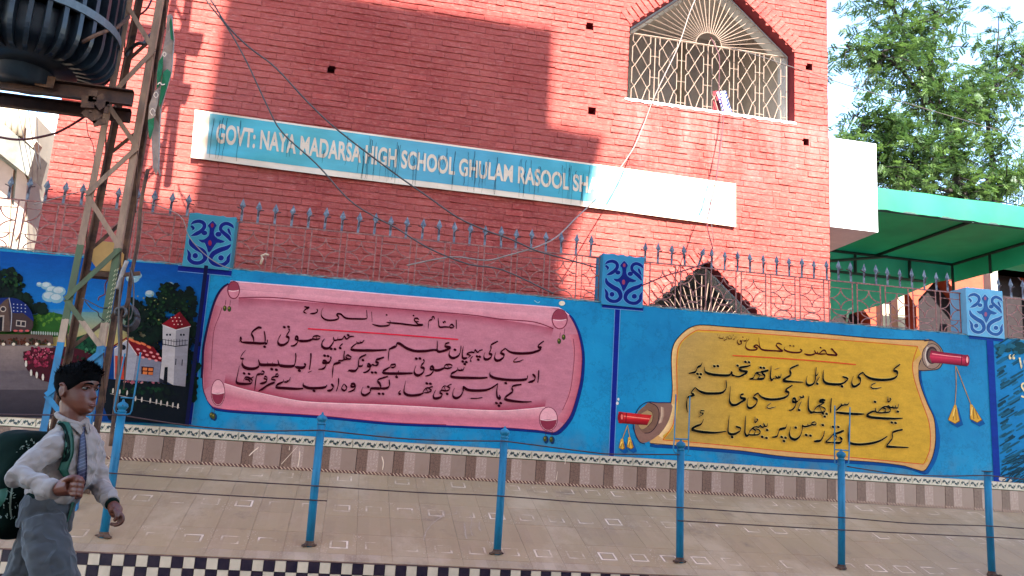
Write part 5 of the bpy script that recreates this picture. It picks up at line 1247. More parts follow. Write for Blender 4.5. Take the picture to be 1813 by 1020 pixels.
cable('dark red cable sagging from the platform to the left edge', [(-60,228,7.6),(0,243,7.6),(40,247,7.6),(90,238,7.6),(120,225,7.6),(152,205,7.6)], .011, M_CABLER)
cable('black cable curling round the pole above the platform', [(222,100,7.4),(232,86,7.4),(244,77,7.3),(256,76,7.3),(262,66,7.4),(272,58,7.5)], .017, M_CABLE)
cable('black drop cable behind the lattice above the transformer arm', [(241,30,7.7),(258,18,7.7),(268,0,7.7),(275,-30,7.7)], .009, M_CABLER)
cable('thin cable hanging from the platform down the pole', [(153,212,7.6),(156,238,7.6),(165,258,7.6),(168,300,7.6)], .004, M_CABLER)
cable('cable from the top of the picture down over the left half of the school banner', [(352,-40),(365,0),(402,48),(437,110),(472,185),(500,235),(560,290),(616,352),(660,382),(700,403),(760,440),(830,468,8.4),(890,478,8.45),(980,520,8.5)], .0078, M_CABLEG)
cable('longer cable from the top crossing the middle of the school banner to the fence', [(352,-30),(380,10),(402,45),(440,83),(488,120),(545,181),(600,232),(700,308),(760,350),(810,385),(860,408),(905,424),(950,444,8.4),(1000,458,8.45),(1056,474,8.5)], .0085, M_CABLEG)
cable('pale cable slanting from the upper window down past the banner to the fence', [(1240,-20,9.6),(1222,20,9.6),(1200,84,9.6),(1160,168,9.6),(1136,230,9.6),(1117,270,9.5),(1080,322,9.3),(1056,352,9.1),(1020,386,8.9),(985,420,8.7),(948,438,8.42),(900,452,8.42),(860,461,8.42),(800,455,8.42),(720,470,8.42)], .0075, M_CABLEW)
cable('cord tied to the middle of the upper window grille, falling to the fence', [(1258,66,10.05),(1270,90,10),(1274,110,9.98),(1273,160,9.97),(1281,196,9.9),(1278,240,9.85),(1270,300,9.7),(1266,328,9.6),(1255,375,9.3),(1252,400,9.1),(1262,440,8.7)], .0065, M_CABLER)
cable('thin second cord beside the one from the upper window', [(1278,200,9.92),(1274,260,9.85),(1268,320,9.7),(1258,340,9.6),(1258,380,9.4),(1264,430,9.0)], .004, M_CABLEG)
cable('dark red flex on the fence between the centre pillar block and the lower window', [(1136,506,8.45),(1180,488,8.45),(1215,478,8.46),(1262,462,8.47)], .008, M_CABLER)
cable('pale wire across the sky and tree from the upper window to the right edge', [(1290,84,10.02),(1330,95,10),(1400,118,9.9),(1467,140,9.9),(1560,169,9.9),(1680,205,9.9),(1813,243,9.9),(1900,268,9.9)], .006, M_CABLEG)
cable('whitish flex draped in the fence at the left, crossing the first pillar block', [(60,362,8.42),(110,348,8.42),(150,338,8.42),(188,338,8.43),(240,352,8.43),(316,380,8.42),(334,418,8.42),(360,448,8.42),(388,468,8.42),(410,476,8.44)], .0045, M_CABLEW)
# rag on the first fence panel
o = MB().tube([at(x, y, 8.5) for x, y in ((461,468),(465,458),(463,453),(470,450),(476,452))], .012, 6).build('rag', simple('bleached rag', C(190,180,170), .9), None, True); tag(o, 'small bleached rag knotted in the first fence panel above the pink scroll', 'rag')

# torn green poster on the pole
def ragged(pts, Y, col, name, par):
    v = [at(x, y, Y+.02*math.sin(y*.09+x*.2)) for x, y in pts]; tris = geometry.tessellate_polygon([[Vector((q.x, q.z, 0)) for q in v]]); n = len(v)
    return mesh_obj(name, v+[q+Vector((0, .004, 0)) for q in v], [tuple(t) for t in tris]+[tuple(n+i for i in t) for t in tris], col, par)
flag = empty('torn_banner', at(270, 300, 7.18), 'torn green and grey party banner strip hanging down the right leg of the pole', 'torn banner')
M_GRN = simple('green printed cloth', C(18,104,70), .7, var=.2, scale=12); M_GRYC = simple('grey printed cloth', C(150,140,138), .7, var=.35, scale=14)
ragged([(296,27),(303,25),(304,45),(307,72),(306,98),(303,126),(295,158),(286,186),(283,226),(280,300),(276,310),(270,296),(268,240),(270,190),(277,158),(281,110),(288,90),(294,60)], 7.20, M_GRYC, 'grey_side', flag)
ragged([(304,45),(307,72),(304,70)], 7.19, M_GRN, 'green_patch', flag)
ragged([(281,108),(289,98),(288,120),(283,150),(277,158),(278,130)], 7.18, M_GRN, 'green_patch', flag)
ragged([(289,128),(296,122),(303,128),(295,156),(286,182),(281,190),(284,160)], 7.18, M_GRN, 'green_patch', flag)
ragged([(262,212),(273,208),(272,226),(266,248),(263,240)], 7.17, M_GRN, 'green_patch', flag)
ragged([(304,27),(306,72),(302,68),(300,40)], 7.18, M_GRN, 'green_patch', flag)
ragged([(264,186),(274,160),(282,158),(279,184),(273,208),(262,212)], 7.175, M_GRYC, 'printed_patch', flag)
a = Art(Y=7.165, off=0)
for x, y, r in ((276,168,4),(270,198,4.6),(291,96,3),(273,203,2)): a.line([(x-r,y),(x,y-r*1.3),(x+r,y),(x,y+r*1.3),(x-r,y)], 1.3, C(214,208,204), 3)
a.line([(279,150),(283,146),(287,150),(292,149)], 2, C(210,206,204), 3); a.done('print', flag)
q = MB().tube([at(x, y, 7.19) for x, y in ((304,28),(308,72),(304,127),(294,160),(285,190),(283,230),(281,300),(284,312))], .007, 5); q.build('hem_rope', M_CABLEW, flag, True)

# ------------------------------------------------------------------ left background
nb = empty('neighbouring_house', at(20, 440, 15), 'cream neighbouring house with a sloping concrete eave, seen past the left end of the school', 'house')
def slab(pts, Y, d, mat, name, par):
    v = [at(x, y, Y) for x, y in pts]; b_ = prism_xz([(q.x, q.z) for q in v], Y, Y+d); return b_.build(name, mat, par)
M_CRL = simple('house wall cream', (.36, .31, .23, 1), .9, var=.2, scale=2);  # even cream base colour of the house wall
slab([(-260,180),(64,205),(60,265),(50,330),(46,500),(20,900),(-400,900)], 15, 4, M_CRL, 'wall', nb)
slab([(-260,90),(-20,190),(0,214),(62,268),(50,312),(0,272),(-260,110)], 14.4, .6, M_CONC, 'eave', nb)
slab([(-30,270),(4,284),(24,300),(20,340),(14,440),(-40,440)], 14.94, .05, M_BEIGE, 'arch_panel', nb); slab([(30,300),(38,296),(48,318),(44,380),(36,410),(28,424),(22,400)], 14.94, .05, M_BEIGE, 'arch_panel', nb)
slab([(0,190),(20,196),(64,250),(58,262),(20,225),(0,206)], 14.7, .3, M_CREAM, 'cornice', nb)
for k in range(6):
    p, q = at(-14+k*11, 186, 14.5), at(-18+k*11, 226+k*3.2, 14.5); MB().tube([p, q], .055, 8).build('baluster', M_CREAM, nb, True)
wbg = empty('white_building', at(80, 440, 19), 'plain white building in the narrow gap left of the school', 'building')
slab([(56,205),(84,205),(84,180),(140,180),(140,900),(20,900)], 19, 5, M_WHITE, 'wall', wbg); slab([(64,266),(88,270),(88,274),(64,270)], 18.9, .1, M_CONC, 'ledge', wbg)
for k, (x0_, x1_) in enumerate(((30,42),(48,56),(66,60))): cable(('thin wire over the cream house, left one','thin wire over the cream house, middle one','thin wire against the white building')[k], [(x0_,180,14),((x0_+x1_)/2+3,230,14),(x1_+12,300,14)], .006, M_CABLE)

# ------------------------------------------------------------------ canopy at the right
def canvas():
    mt, t, b = nt('green awning cloth'); p = wpos(t); n = noi(t, p, 1.5, 5)
    c = mixc(t, ramp(t, n, [(.35, 0.), (.65, 1.)]), (.008, .19, .095, 1), (.014, .26, .13, 1)); t.links.new(c, b.inputs['Base Color']); b.inputs['Roughness'].default_value = .6
    tr2_ = N(t, 'BsdfTranslucent'); t.links.new(c, tr2_.inputs['Color']); mx = N(t, 'MixShader'); mx.inputs[0].default_value = .38
    t.links.new(b.outputs[0], mx.inputs[1]); t.links.new(tr2_.outputs[0], mx.inputs[2]); t.links.new(mx.outputs[0], t.nodes['Material Output'].inputs[0]); return mt
M_GREEN = canvas()
can = empty('green_canopy', (9, 11.5, Z(3.8)), 'green cloth canopy on a steel frame right of the school', 'canopy')
cy0, cy1, cx0_, cx1_, cz_ = 10.55, 12.9, 6.85, 10.25, Z(3.83); vt = at(1550, 330, cy0).z
q = MB(); v = []; f = []
for i in range(61):
    x = cx0_+(14-cx0_)*i/60; dy = .012*math.sin(i*1.1)+.008*math.sin(i*2.7)
    v += [(x, cy0+.01, vt-.012*abs(math.sin(i*.33))), (x, cy0+dy*.5, (vt+cz_)/2), (x, cy0+dy, cz_-.006*abs(math.sin(i*.8)))]
for i in range(60):
    for j in range(2): f.append((i*3+j, i*3+3+j, i*3+4+j, i*3+1+j))
q.add(v, f); q.build('front_valance', M_GREEN, can, True)
q = MB(); q.add([(6.2, cy0+.02, cz_+.02), (14, cy0+.02, cz_+.02), (14, cy1, cz_+.02), (6.2, cy1, cz_+.02), (6.2, cy0+.02, vt-.02), (14, cy0+.02, vt-.02), (14, cy1, vt-.02), (6.2, cy1, vt-.02)], [(0,1,2,3), (4,5,6,7)]); q.build('roof_cloth', M_GREEN, can)
q = MB(); v = [at(x, y, cy1+.05) for x, y in ((1440,441),(1690,470),(1702,492),(1655,500),(1560,540),(1440,575))]; q.add(v, [tuple(range(6))]); q.build('rear_flap', M_GREEN, can)
q = MB(); q.add([(cx1_, cy1, cz_+.02), (cx1_, cy0+.3, cz_+.02), (cx1_, cy0+.3, cz_-.33), (cx1_, cy1, cz_-.33)], [(0,1,2,3)]); q.build('side_flap', M_GREEN, can)
fr = [((6.2, cy1, cz_), (cx1_, cy1, cz_)), ((6.2, cy1, cz_-.36), (cx1_-.6, cy1, cz_-.36)), ((cx1_, cy1, cz_), (cx1_, cy0+.1, cz_)), ((7.1, cy1, cz_), (7.1, cy0, cz_)), ((8.75, cy1, cz_), (8.75, cy0, cz_)), ((6.9, cy0+.03, cz_), (14, cy0+.03, cz_)),
      ((8.35, cy1, cz_), (8.35, cy1, cz_-.36)), ((9.4, cy1, cz_), (9.4, cy1, cz_-.36)), ((cx1_, cy1-.9, cz_), (cx1_, cy1-.9, cz_-.34)), ((cx1_, cy1, cz_), (cx1_, cy1, 0)), ((7.0, cy1-.1, cz_-.36), (8.9, cy1-.1, cz_-.02))]
for p, q_ in fr: MB().tube([p, q_], .028, 6).build('frame_pipe', simple('dark green frame', (.008, .03, .02, 1), .6) if p == fr[0][0] else bpy.data.materials['dark green frame'], can)
# veranda behind
vb = empty('veranda_block', (10, 15, 0), 'brown veranda with pointed arches in the shade behind the fence', 'veranda')
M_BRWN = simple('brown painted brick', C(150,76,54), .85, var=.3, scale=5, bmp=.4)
def arch(xc, w, z0, zs, zp): return [(xc-w/2, z0), (xc+w/2, z0), (xc+w/2, zs), (xc, zp), (xc-w/2, zs)]
ars = [arch(at(x, 520, 15).x, w, .2, at(x, 520+dy, 15).z, at(x, 470+dy, 15).z) for x, w, dy in ((1500,1.0,40),(1592,.75,20),(1668,1.1,15),(1790,1.25,-30),(1890,1.2,-30))]
outer = [(8.2, 0), (18, 0), (18, Z(4.7)), (8.2, Z(4.7))]; lo_ = [outer]+ars; flat = [q for l in lo_ for q in l]
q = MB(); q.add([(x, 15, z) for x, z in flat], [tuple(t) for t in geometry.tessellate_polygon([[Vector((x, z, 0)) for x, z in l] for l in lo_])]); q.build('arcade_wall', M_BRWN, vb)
for l in ars:
    q = MB(); n = 5; q.add([(x, 15, z) for x, z in l]+[(x, 15.35, z) for x, z in l], [(i, (i+1) % n, n+(i+1) % n, n+i) for i in range(1, n)]); q.build('arch_reveal', M_BRWN, vb)
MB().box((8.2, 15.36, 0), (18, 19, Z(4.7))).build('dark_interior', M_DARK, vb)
for x, y0_, w in ((1563,540,.07),(1590,515,.07),(1757,475,.08)):
    p = at(x, 560, 14.2); MB().box((p.x-w, 14.1, 0), (p.x+w, 14.3, at(x, y0_, 14.2).z)).build('column', M_CREAM, vb)
tap = MB().tube([at(1499,572,8.75), at(1501,556,8.75), at(1503,548,8.75), at(1508,546,8.75)], .012, 6).build('standpipe', simple('pale green paint', C(130,180,150), .5), None, True); tag(tap, 'little pale green pipe with a white tip behind the fence by the school corner', 'pipe')

# ------------------------------------------------------------------ tree
def leaf_mat(nm, c1, c2):
    mt, t, b = nt(nm); a_ = N(t, 'VertexColor', layer_name='Col'); oi = mixc(t, a_.outputs[0], c1, c2)
    t.links.new(oi, b.inputs['Base Color']); b.inputs['Roughness'].default_value = .55
    tr3 = N(t, 'BsdfTranslucent'); hs_ = N(t, 'HueSaturation'); hs_.inputs['Value'].default_value = 1.5; t.links.new(oi, hs_.inputs['Color']); t.links.new(hs_.outputs[0], tr3.inputs['Color']); mx = N(t, 'MixShader'); mx.inputs[0].default_value = .35
    t.links.new(b.outputs[0], mx.inputs[1]); t.links.new(tr3.outputs[0], mx.inputs[2]); t.links.new(mx.outputs[0], t.nodes['Material Output'].inputs[0]); return mt
M_LEAF = leaf_mat('neem leaves', (.018, .046, .012, 1), (.10, .165, .032, 1)); M_BARK = simple('dark bark', (.028, .020, .016, 1), .95, var=.5, scale=9, bmp=.8)
TY = 20.0
tree = empty('neem_tree', at(1740, 420, TY)*1.0, 'tall feathery green tree rising behind the green canopy', 'tree'); tree.location.z = 0
rt = random.Random(21)
tips = []; wood = MB(); small = MB()
def limb(pts, r0, r1, mb_, wob=.05):
    P_ = catmull(pts, 4); n = len(P_); Q_ = [at(p[0], p[1], p[2])+Vector((rt.uniform(-wob, wob), 0, rt.uniform(-wob, wob))) for p in P_]
    mb_.tube(Q_, [r0+(r1-r0)*k/(n-1) for k in range(n)], 7); return Q_
main = [
 [(1730,900,20),(1728,600,20),(1722,420,20),(1705,348,20),(1693,305,20),(1684,247,20),(1669,200,19.8),(1646,150,19.6),(1650,90,19.5),(1660,20,19.5)],
 [(1735,440,20),(1762,355,20.2),(1795,325,20.5),(1850,290,21),(1900,230,21.5)],
 [(1722,420,20),(1748,335,20.4),(1756,290,20.8),(1748,220,21),(1760,150,21.2),(1770,60,21.4)],
 [(1688,330,20),(1640,300,19.4),(1590,290,19),(1530,300,18.8),(1480,250,18.6)],
 [(1690,300,20),(1650,262,19.4),(1600,235,19),(1560,220,18.8),(1510,205,18.6)],
 [(1669,200,19.8),(1630,170,19.4),(1590,120,19),(1545,90,18.8),(1500,85,18.6)],
 [(1684,240,20),(1715,190,20.2),(1740,175,20.4),(1790,130,20.6),(1840,90,20.8)],
 [(1700,340,20),(1650,330,19.6),(1600,310,19.2),(1550,300,19),(1500,270,18.9)],
 [(1646,150,19.6),(1610,90,19.4),(1590,30,19.2),(1575,-30,19)]]
allp = []
for i, l in enumerate(main):
    Q_ = limb(l, (.20, .15, .12, .07, .075, .07, .075, .07, .06)[i], .02, wood); allp += Q_[8:] if i == 0 else Q_[3:]
wood.build('trunk', M_BARK, tree, True)
clus = []
for k in range(560):
    b0 = rt.choice(allp); d = Vector((rt.gauss(0, 1), rt.gauss(0, .9), rt.gauss(.15, .8))).normalized(); ln = rt.uniform(.3, 1.35); e = b0+d*ln+Vector((0, 0, -.12*ln)); mid = b0.lerp(e, .5)+Vector((rt.uniform(-.1, .1), 0, .08))
    small.tube([b0, mid, e], [.022, .014, .006], 4); clus.append((e, ln)); clus.append((mid, ln*.8))
    if rt.random() < .8: clus.append((e+Vector((rt.uniform(-.4, .4), rt.uniform(-.4, .4), rt.uniform(-.3, .25))), .7))
tag(small.build('twigs', M_BARK, tree), kind='stuff')
nl = []; fl_ = []; cl_ = []
for c_, ln in clus:
    shade = rt.random()**1.6
    for s_ in range(rt.randint(4, 7)):
        d = Vector((rt.gauss(0, 1), rt.gauss(0, 1), rt.gauss(-.25, .5))).normalized(); o0 = c_+Vector((rt.gauss(0, .13), rt.gauss(0, .13), rt.gauss(0, .07))); L2 = rt.uniform(.16, .30); side = d.cross(Vector((rt.gauss(0, .3), rt.gauss(0, .3), 1))).normalized(); up_ = side.cross(d)
        for j in range(7):
            q0 = o0+d*(L2*(j+1)/7)-Vector((0, 0, .05*(j/7)**2))
            for sg in (-1, 1):
                ll = .100*(1-.35*abs(j-3)/4); tip = q0+(side*sg*.9+d*.5+up_*rt.uniform(-.35, .25)).normalized()*ll; w_ = d*.026
                b9 = len(nl); mm2 = q0.lerp(tip, .45); nl += [q0, mm2+w_, tip, mm2-w_]; fl_.append((b9, b9+1, b9+2, b9+3)); cc_ = min(1, max(0, shade*.75+rt.random()*.35)); cl_ += [(cc_, cc_, cc_, 1)]*4
print('leaves', len(fl_))
tag(mesh_obj('foliage', nl, fl_, M_LEAF, tree, cols=cl_), kind='stuff')
# ------------------------------------------------------------------ the boy
from mathutils.bvhtree import BVHTree
def voxel(mb_, size, smooth, name, mat, parent, fold=0.0, fs=9.0, seed=0, mats=None):
    me = bpy.data.meshes.new('tmp'); me.from_pydata([tuple(v) for v in mb_.v], [], mb_.f); o = bpy.data.objects.new('tmp', me); COL.objects.link(o)
    r = o.modifiers.new('r', 'REMESH'); r.mode = 'VOXEL'; r.voxel_size = size
    if smooth: s = o.modifiers.new('s', 'SMOOTH'); s.iterations = smooth; s.factor = .5
    bpy.context.view_layer.update()
    m2 = bpy.data.meshes.new_from_object(o.evaluated_get(bpy.context.evaluated_depsgraph_get())); bpy.data.objects.remove(o)
    if fold:
        nr_ = [v.normal.copy() for v in m2.vertices]; co_ = [v.co.copy() for v in m2.vertices]; out_ = []
        for p, nm_ in zip(co_, nr_):
            n = noise.noise(Vector((p.x*fs+seed+p.z*fs*.6, p.y*fs, p.z*fs*1.6-p.x*fs*.8)))
            n += .35*noise.noise(Vector((p.x*fs*2.1, p.y*fs*2.1+seed, p.z*fs*3)))
            out_ += list(p+nm_*fold*n*1.3)
        m2.vertices.foreach_set('co', out_)
    m2.name = name; m2.materials.clear(); m2.materials.append(mat)
    m2.polygons.foreach_set('use_smooth', [True]*len(m2.polygons))
    bvh = BVHTree.FromPolygons([v.co.copy() for v in m2.vertices], [tuple(p.vertices) for p in m2.polygons])
    m2.transform(Matrix.Translation(-world_loc(parent))); ob_ = bpy.data.objects.new(name, m2); link(ob_, parent); return ob_, bvh
def loft(mb_, rings, side, n=18):
    """rings of (centre, half width along side, half depth)"""
    v = []; N_ = len(rings); f = []
    for i, (c, a_, b_) in enumerate(rings):
        d = (Vector(rings[min(i+1, N_-1)][0])-Vector(rings[max(i-1, 0)][0])).normalized(); s_ = (Vector(side)-d*Vector(side).dot(d)).normalized(); t_ = d.cross(s_)
        for k in range(n): an = 2*math.pi*k/n; v.append(Vector(c)+s_*a_*math.cos(an)+t_*b_*math.sin(an))
    for i in range(N_-1):
        for k in range(n): k2 = (k+1) % n; f.append((i*n+k, i*n+k2, (i+1)*n+k2, (i+1)*n+k))
    f.append(tuple(range(n))[::-1]); f.append(tuple((N_-1)*n+k for k in range(n))); mb_.add(v, f)
def skin():
    mt, t, b = nt('brown skin'); p = wpos(t); c = mixc(t, ramp(t, noi(t, p, 14, 4), [(.35, 0.), (.65, 1.)]), (.085, .016, .0052, 1), (.125, .027, .0088, 1))
    t.links.new(c, b.inputs['Base Color']); b.inputs['Roughness'].default_value = .5; b.inputs['Subsurface Weight'].default_value = .08; b.inputs['Subsurface Radius'].default_value = (.01, .004, .002); bump(t, b, noi(t, p, 300, 3), .08, .001); return mt
M_SKIN = skin()
def cloth(nm, c, var=.12, rough=.85):
    mt, t, b = nt(nm); p = wpos(t); w = noi(t, p, 6, 4); cc_ = mixc(t, ramp(t, w, [(.35, 0.), (.65, 1.)]), tuple(x*(1-var) for x in c[:3])+(1,), c); t.links.new(cc_, b.inputs['Base Color']); b.inputs['Roughness'].default_value = rough
    b.inputs['Sheen Weight'].default_value = .15; n = N(t, 'TexNoise'); n.inputs['Scale'].default_value = 420; t.links.new(p, n.inputs['Vector'])
    cr_ = ramp(t, noi(t, p, 7, 2, .45, (1.3, 1.3, 1)), [(.38, 0.), (.5, 1.), (.60, 0.)]); b0_ = N(t, 'Bump'); b0_.inputs['Strength'].default_value = .55; b0_.inputs['Distance'].default_value = .016; t.links.new(cr_, b0_.inputs['Height']); b1 = N(t, 'Bump'); t.links.new(b0_.outputs[0], b1.inputs['Normal']); b1.inputs['Strength'].default_value = .25; b1.inputs['Distance'].default_value = .001; t.links.new(n.outputs[0], b1.inputs['Height'])
    b2 = N(t, 'Bump'); b2.inputs['Strength'].default_value = .5; b2.inputs['Distance'].default_value = .02; t.links.new(noi(t, p, 9, 2, .5, (1, 1, 2.0)), b2.inputs['Height']); t.links.new(b1.outputs[0], b2.inputs['Normal']); t.links.new(b2.outputs[0], b.inputs['Normal']); return mt
M_SHIRT = cloth('white school shirt', (.26, .185, .150, 1)); M_TROU = cloth('blue grey school trousers', (.036, .029, .027, 1)); M_HAIR = simple('black hair', (.003, .0026, .0026, 1), .9, var=.4, scale=80, spec=.04)
M_BAG = simple('black bag nylon', (.004, .012, .008, 1), .95, var=.5, scale=10, spec=.1); M_BAGG = simple('teal bag nylon', (.010, .065, .034, 1), .6, var=.3, scale=20)
M_SHOE = simple('black shoe leather', (.012, .012, .013, 1), .4, var=.3)
SV = Vector((.51, .86, 0)).normalized(); FD = Vector((.86, -.51, 0)).normalized()
hip = at(88, 893, 3.72); boy = empty('person', (hip.x, hip.y, 0), 'boy in white school shirt, striped navy tie and grey trousers walking right with a backpack', 'person')
A = at
hz = math.radians(24); HF = Vector((math.cos(hz), -math.sin(hz), .02)).normalized(); HL = Vector((math.sin(hz), math.cos(hz), 0)).normalized(); HU = HF.cross(HL)
HC = A(138, 691, 3.70); HS = (.95, .93, .86)
zs_ = [-.112,-.100,-.085,-.068,-.052,-.036,-.018,.0,.02,.042,.064,.084,.100,.110]
fx = [.052,.073,.080,.079,.080,.076,.073,.070,.076,.080,.076,.062,.040,.012]
bx = [.015,-.000,-.020,-.042,-.058,-.070,-.080,-.088,-.094,-.096,-.090,-.074,-.048,-.014]
wy = [.014,.030,.042,.050,.056,.060,.063,.066,.069,.070,.066,.054,.036,.012]
def hp(th, z):
    f_ = np.interp(z, zs_, fx); b_ = np.interp(z, zs_, bx); w_ = np.interp(z, zs_, wy); c_, s_ = math.cos(th), math.sin(th)
    e = .82 if z > -.09 else 1; x = (f_+b_)/2+(f_-b_)/2*(abs(c_)**e)*(1 if c_ > 0 else -1); y = w_*(abs(s_)**.95)*(1 if s_ > 0 else -1)
    if c_ > 0:
        g = lambda cy, cz, sy, sz: math.exp(-((y-cy)/sy)**2-((z-cz)/sz)**2)
        x += .021*g(0,-.030,.010,.011)+.013*g(0,-.014,.008,.018)+.006*g(.011,-.034,.006,.007)+.006*g(-.011,-.034,.006,.007)
        x += .008*g(0,-.061,.018,.0048)+.009*g(0,-.073,.015,.0055)-.001*g(0,-.0665,.02,.0025)-.004*g(0,-.083,.016,.006)+.007*g(0,-.100,.016,.010)
        x += -.011*g(.031,.008,.014,.010)-.011*g(-.031,.008,.014,.010)+.005*g(.030,.027,.02,.006)+.005*g(-.030,.027,.02,.006)
        x += .004*g(.04,-.028,.014,.014)+.004*g(-.04,-.028,.014,.014)
    return x, y
def HW(x, y, z): return HC+HF*x*HS[0]+HL*y*HS[1]+HU*z*HS[2]
hd = MB(); v = []; zz = np.linspace(-.112, .110, 64); nth = 72
for z in zz:
    for k in range(nth): th = 2*math.pi*k/nth; x, y = hp(th, z); v.append(HW(x, y, z))
f = []
for i in range(len(zz)-1):
    for k in range(nth): k2 = (k+1) % nth; f.append((i*nth+k, i*nth+k2, (i+1)*nth+k2, (i+1)*nth+k))
f.append(tuple(range(nth))[::-1]); f.append(tuple((len(zz)-1)*nth+k for k in range(nth))); hd.add(v, f)
# ears
for s_ in (-1, 1):
    mt_ = Matrix((HF*.95-HL*s_*.25, HL*s_, HU)).transposed(); 
    hd.ellipsoid(HW(-.016, s_*.068, -.006), (.017, .007, .028), 14, mt_)
    P_ = [HW(-.016+.017*math.cos(t)-.003, s_*(.074+.003*math.sin(t)), -.004+.029*math.sin(t)) for t in np.linspace(-1.9, 2.4, 12)]; hd.tube(P_, .0042, 6)
nb0 = A(129, 775, 3.72)
loft(hd, [(nb0-Vector((0, 0, .06)), .075, .065), (nb0+Vector((0, 0, .02)), .056, .052), (A(131, 750, 3.71), .046, .046), (A(128, 728, 3.705), .044, .048), (HW(-.02, 0, -.05), .043, .050)], HL)
# trunk, arms and legs under the clothes
cw, cc, cu = A(103, 866, 3.73), A(118, 822, 3.73), A(126, 790, 3.73)
loft(hd, [(A(84, 905, 3.73), .070, .05), (A(96, 872, 3.73), .070, .05), (cc, .125, .085), (cu, .12, .07), (nb0, .06, .05)], SV)
shN, shF = A(97, 790, 3.60), A(161, 790, 3.87)
elN, wrN = A(30, 840, 3.49), A(100, 868, 3.38)
elF, wrF = A(173, 856, 3.84), A(198, 891, 3.70)
hd.tube([shN, elN, wrN], [.038, .032, .021], 10); hd.tube([shN, (shN+shF)/2, shF], [.045, .05, .045], 10); hd.tube([shF, elF, wrF], [.038, .032, .020], 10)
knN = A(108, 1055, 3.60); anN = Vector((A(95, 1000, 3.6).x+.03, 3.60, .085)); knF = A(28, 1050, 3.84); anF = Vector((knF.x-.16, 3.88, .14))
hpN, hpF = A(76, 905, 3.66), A(100, 905, 3.80)
for h_, k_, a_ in ((A(80, 935, 3.66), knN, anN), (A(74, 935, 3.80), knF, anF)): hd.tube([h_, h_.lerp(k_, .5), k_, k_.lerp(a_, .4), a_], [.055, .052, .042, .042, .028], 10)
# near hand: a fist round the strap, back of the hand to the camera
def finger(mb_, pts, r0=.0095, r1=.0075): mb_.tube(catmull(pts, 3), [r0+(r1-r0)*k/((len(pts)-1)*3) for k in range((len(pts)-1)*3+1)], 8)
def V3(l): return [tuple(p) for p in l]
hN = A(121, 861, 3.365)
mtx = Matrix(((1, 0, 0), (0, 1, 0), (0, 0, 1)))
hd.tube([wrN, wrN.lerp(hN, .5), A(126, 861, 3.36)], [.023, .030, .033], 10)
hd.ellipsoid(A(121, 861, 3.37), (.040, .022, .036), 14)
for k, (y0_, y1_) in enumerate(((849, 851), (858, 860), (867, 869), (875, 876))):
    finger(hd, V3([A(127, y0_, 3.345), A(138-k, y1_-1, 3.33), A(146-k*1.5, y1_+2, 3.355), A(144-k*2, y1_+4, 3.385), A(136-k, y1_+4, 3.39)]), .0108, .0085)
finger(hd, V3([A(112, 852, 3.36), A(124, 846, 3.33), A(136, 845, 3.335), A(145, 849, 3.35)]), .0115, .0085)
# far hand, hanging half open
hd.tube([wrF, A(202, 899, 3.69), A(206, 906, 3.68)], [.019, .025, .027], 10); hd.ellipsoid(A(205, 904, 3.68), (.026, .018, .03), 12)
for k, (dx, dy, yy) in enumerate(((0, 0, 3.655), (-1, 2, 3.675), (-3, 4, 3.695), (-6, 5, 3.715))):
    finger(hd, V3([A(209+dx*.5, 905+dy*.4, yy), A(217+dx, 915+dy*.5, yy), A(216+dx, 924+dy*.5, yy), A(209+dx, 929+dy*.6-k, yy+.004), A(201+dx, 930-k, yy+.004)]), .0090, .0072)
finger(hd, V3([A(202, 901, 3.66), A(207, 911, 3.645), A(205, 919, 3.645), A(202, 922, 3.648)]), .0095, .0078)
body, bvb = voxel(hd, .0036, 2, 'body', M_SKIN, boy)
# eyes, brows, lips
for s_ in (-1, 1):
    e = HW(.059, s_*.031, .008); q = MB(); q.ellipsoid(e, (.0115, .0120, .0052), 16); eo = q.build('eye', simple('eye white', (.15, .115, .09, 1), .3, var=.05) if s_ < 0 else bpy.data.materials['eye white'], boy, True)
    q = MB(); d = (HF+HL*s_*.08).normalized(); q.ellipsoid(e+d*.0078, (.0048, .0055, .0050), 12); q.build('iris', M_HAIR, eo, True)
    q = MB(); q.tube([HW(.0735, s_*.016, .0115), HW(.074, s_*.026, .0165), HW(.0715, s_*.036, .0165), HW(.066, s_*.044, .0125)], [.0018, .0028, .0028, .0018], 6); q.build('eyelid', M_SKIN, boy, True)
    q = MB(); q.tube([HW(.082, s_*.012, .027), HW(.0815, s_*.024, .031), HW(.075, s_*.038, .031), HW(.066, s_*.049, .026)], [.0024, .0036, .0032, .0016], 6); q.build('eyebrow', M_HAIR, boy, True)
M_LIP = simple('lips', (.115, .030, .017, 1), .4, var=.1)
q = MB(); q.tube([HW(.076, -.022, -.066), HW(.0855, -.010, -.0620), HW(.0875, 0, -.063), HW(.0855, .010, -.0620), HW(.076, .022, -.066)], [.0016, .0034, .0034, .0034, .0016], 6)
q.tube([HW(.076, -.021, -.0675), HW(.0855, -.010, -.0705), HW(.0875, 0, -.0712), HW(.0855, .010, -.0705), HW(.076, .021, -.0675)], [.0016, .0042, .0046, .0042, .0016], 6); q.build('lips', M_LIP, boy, True)
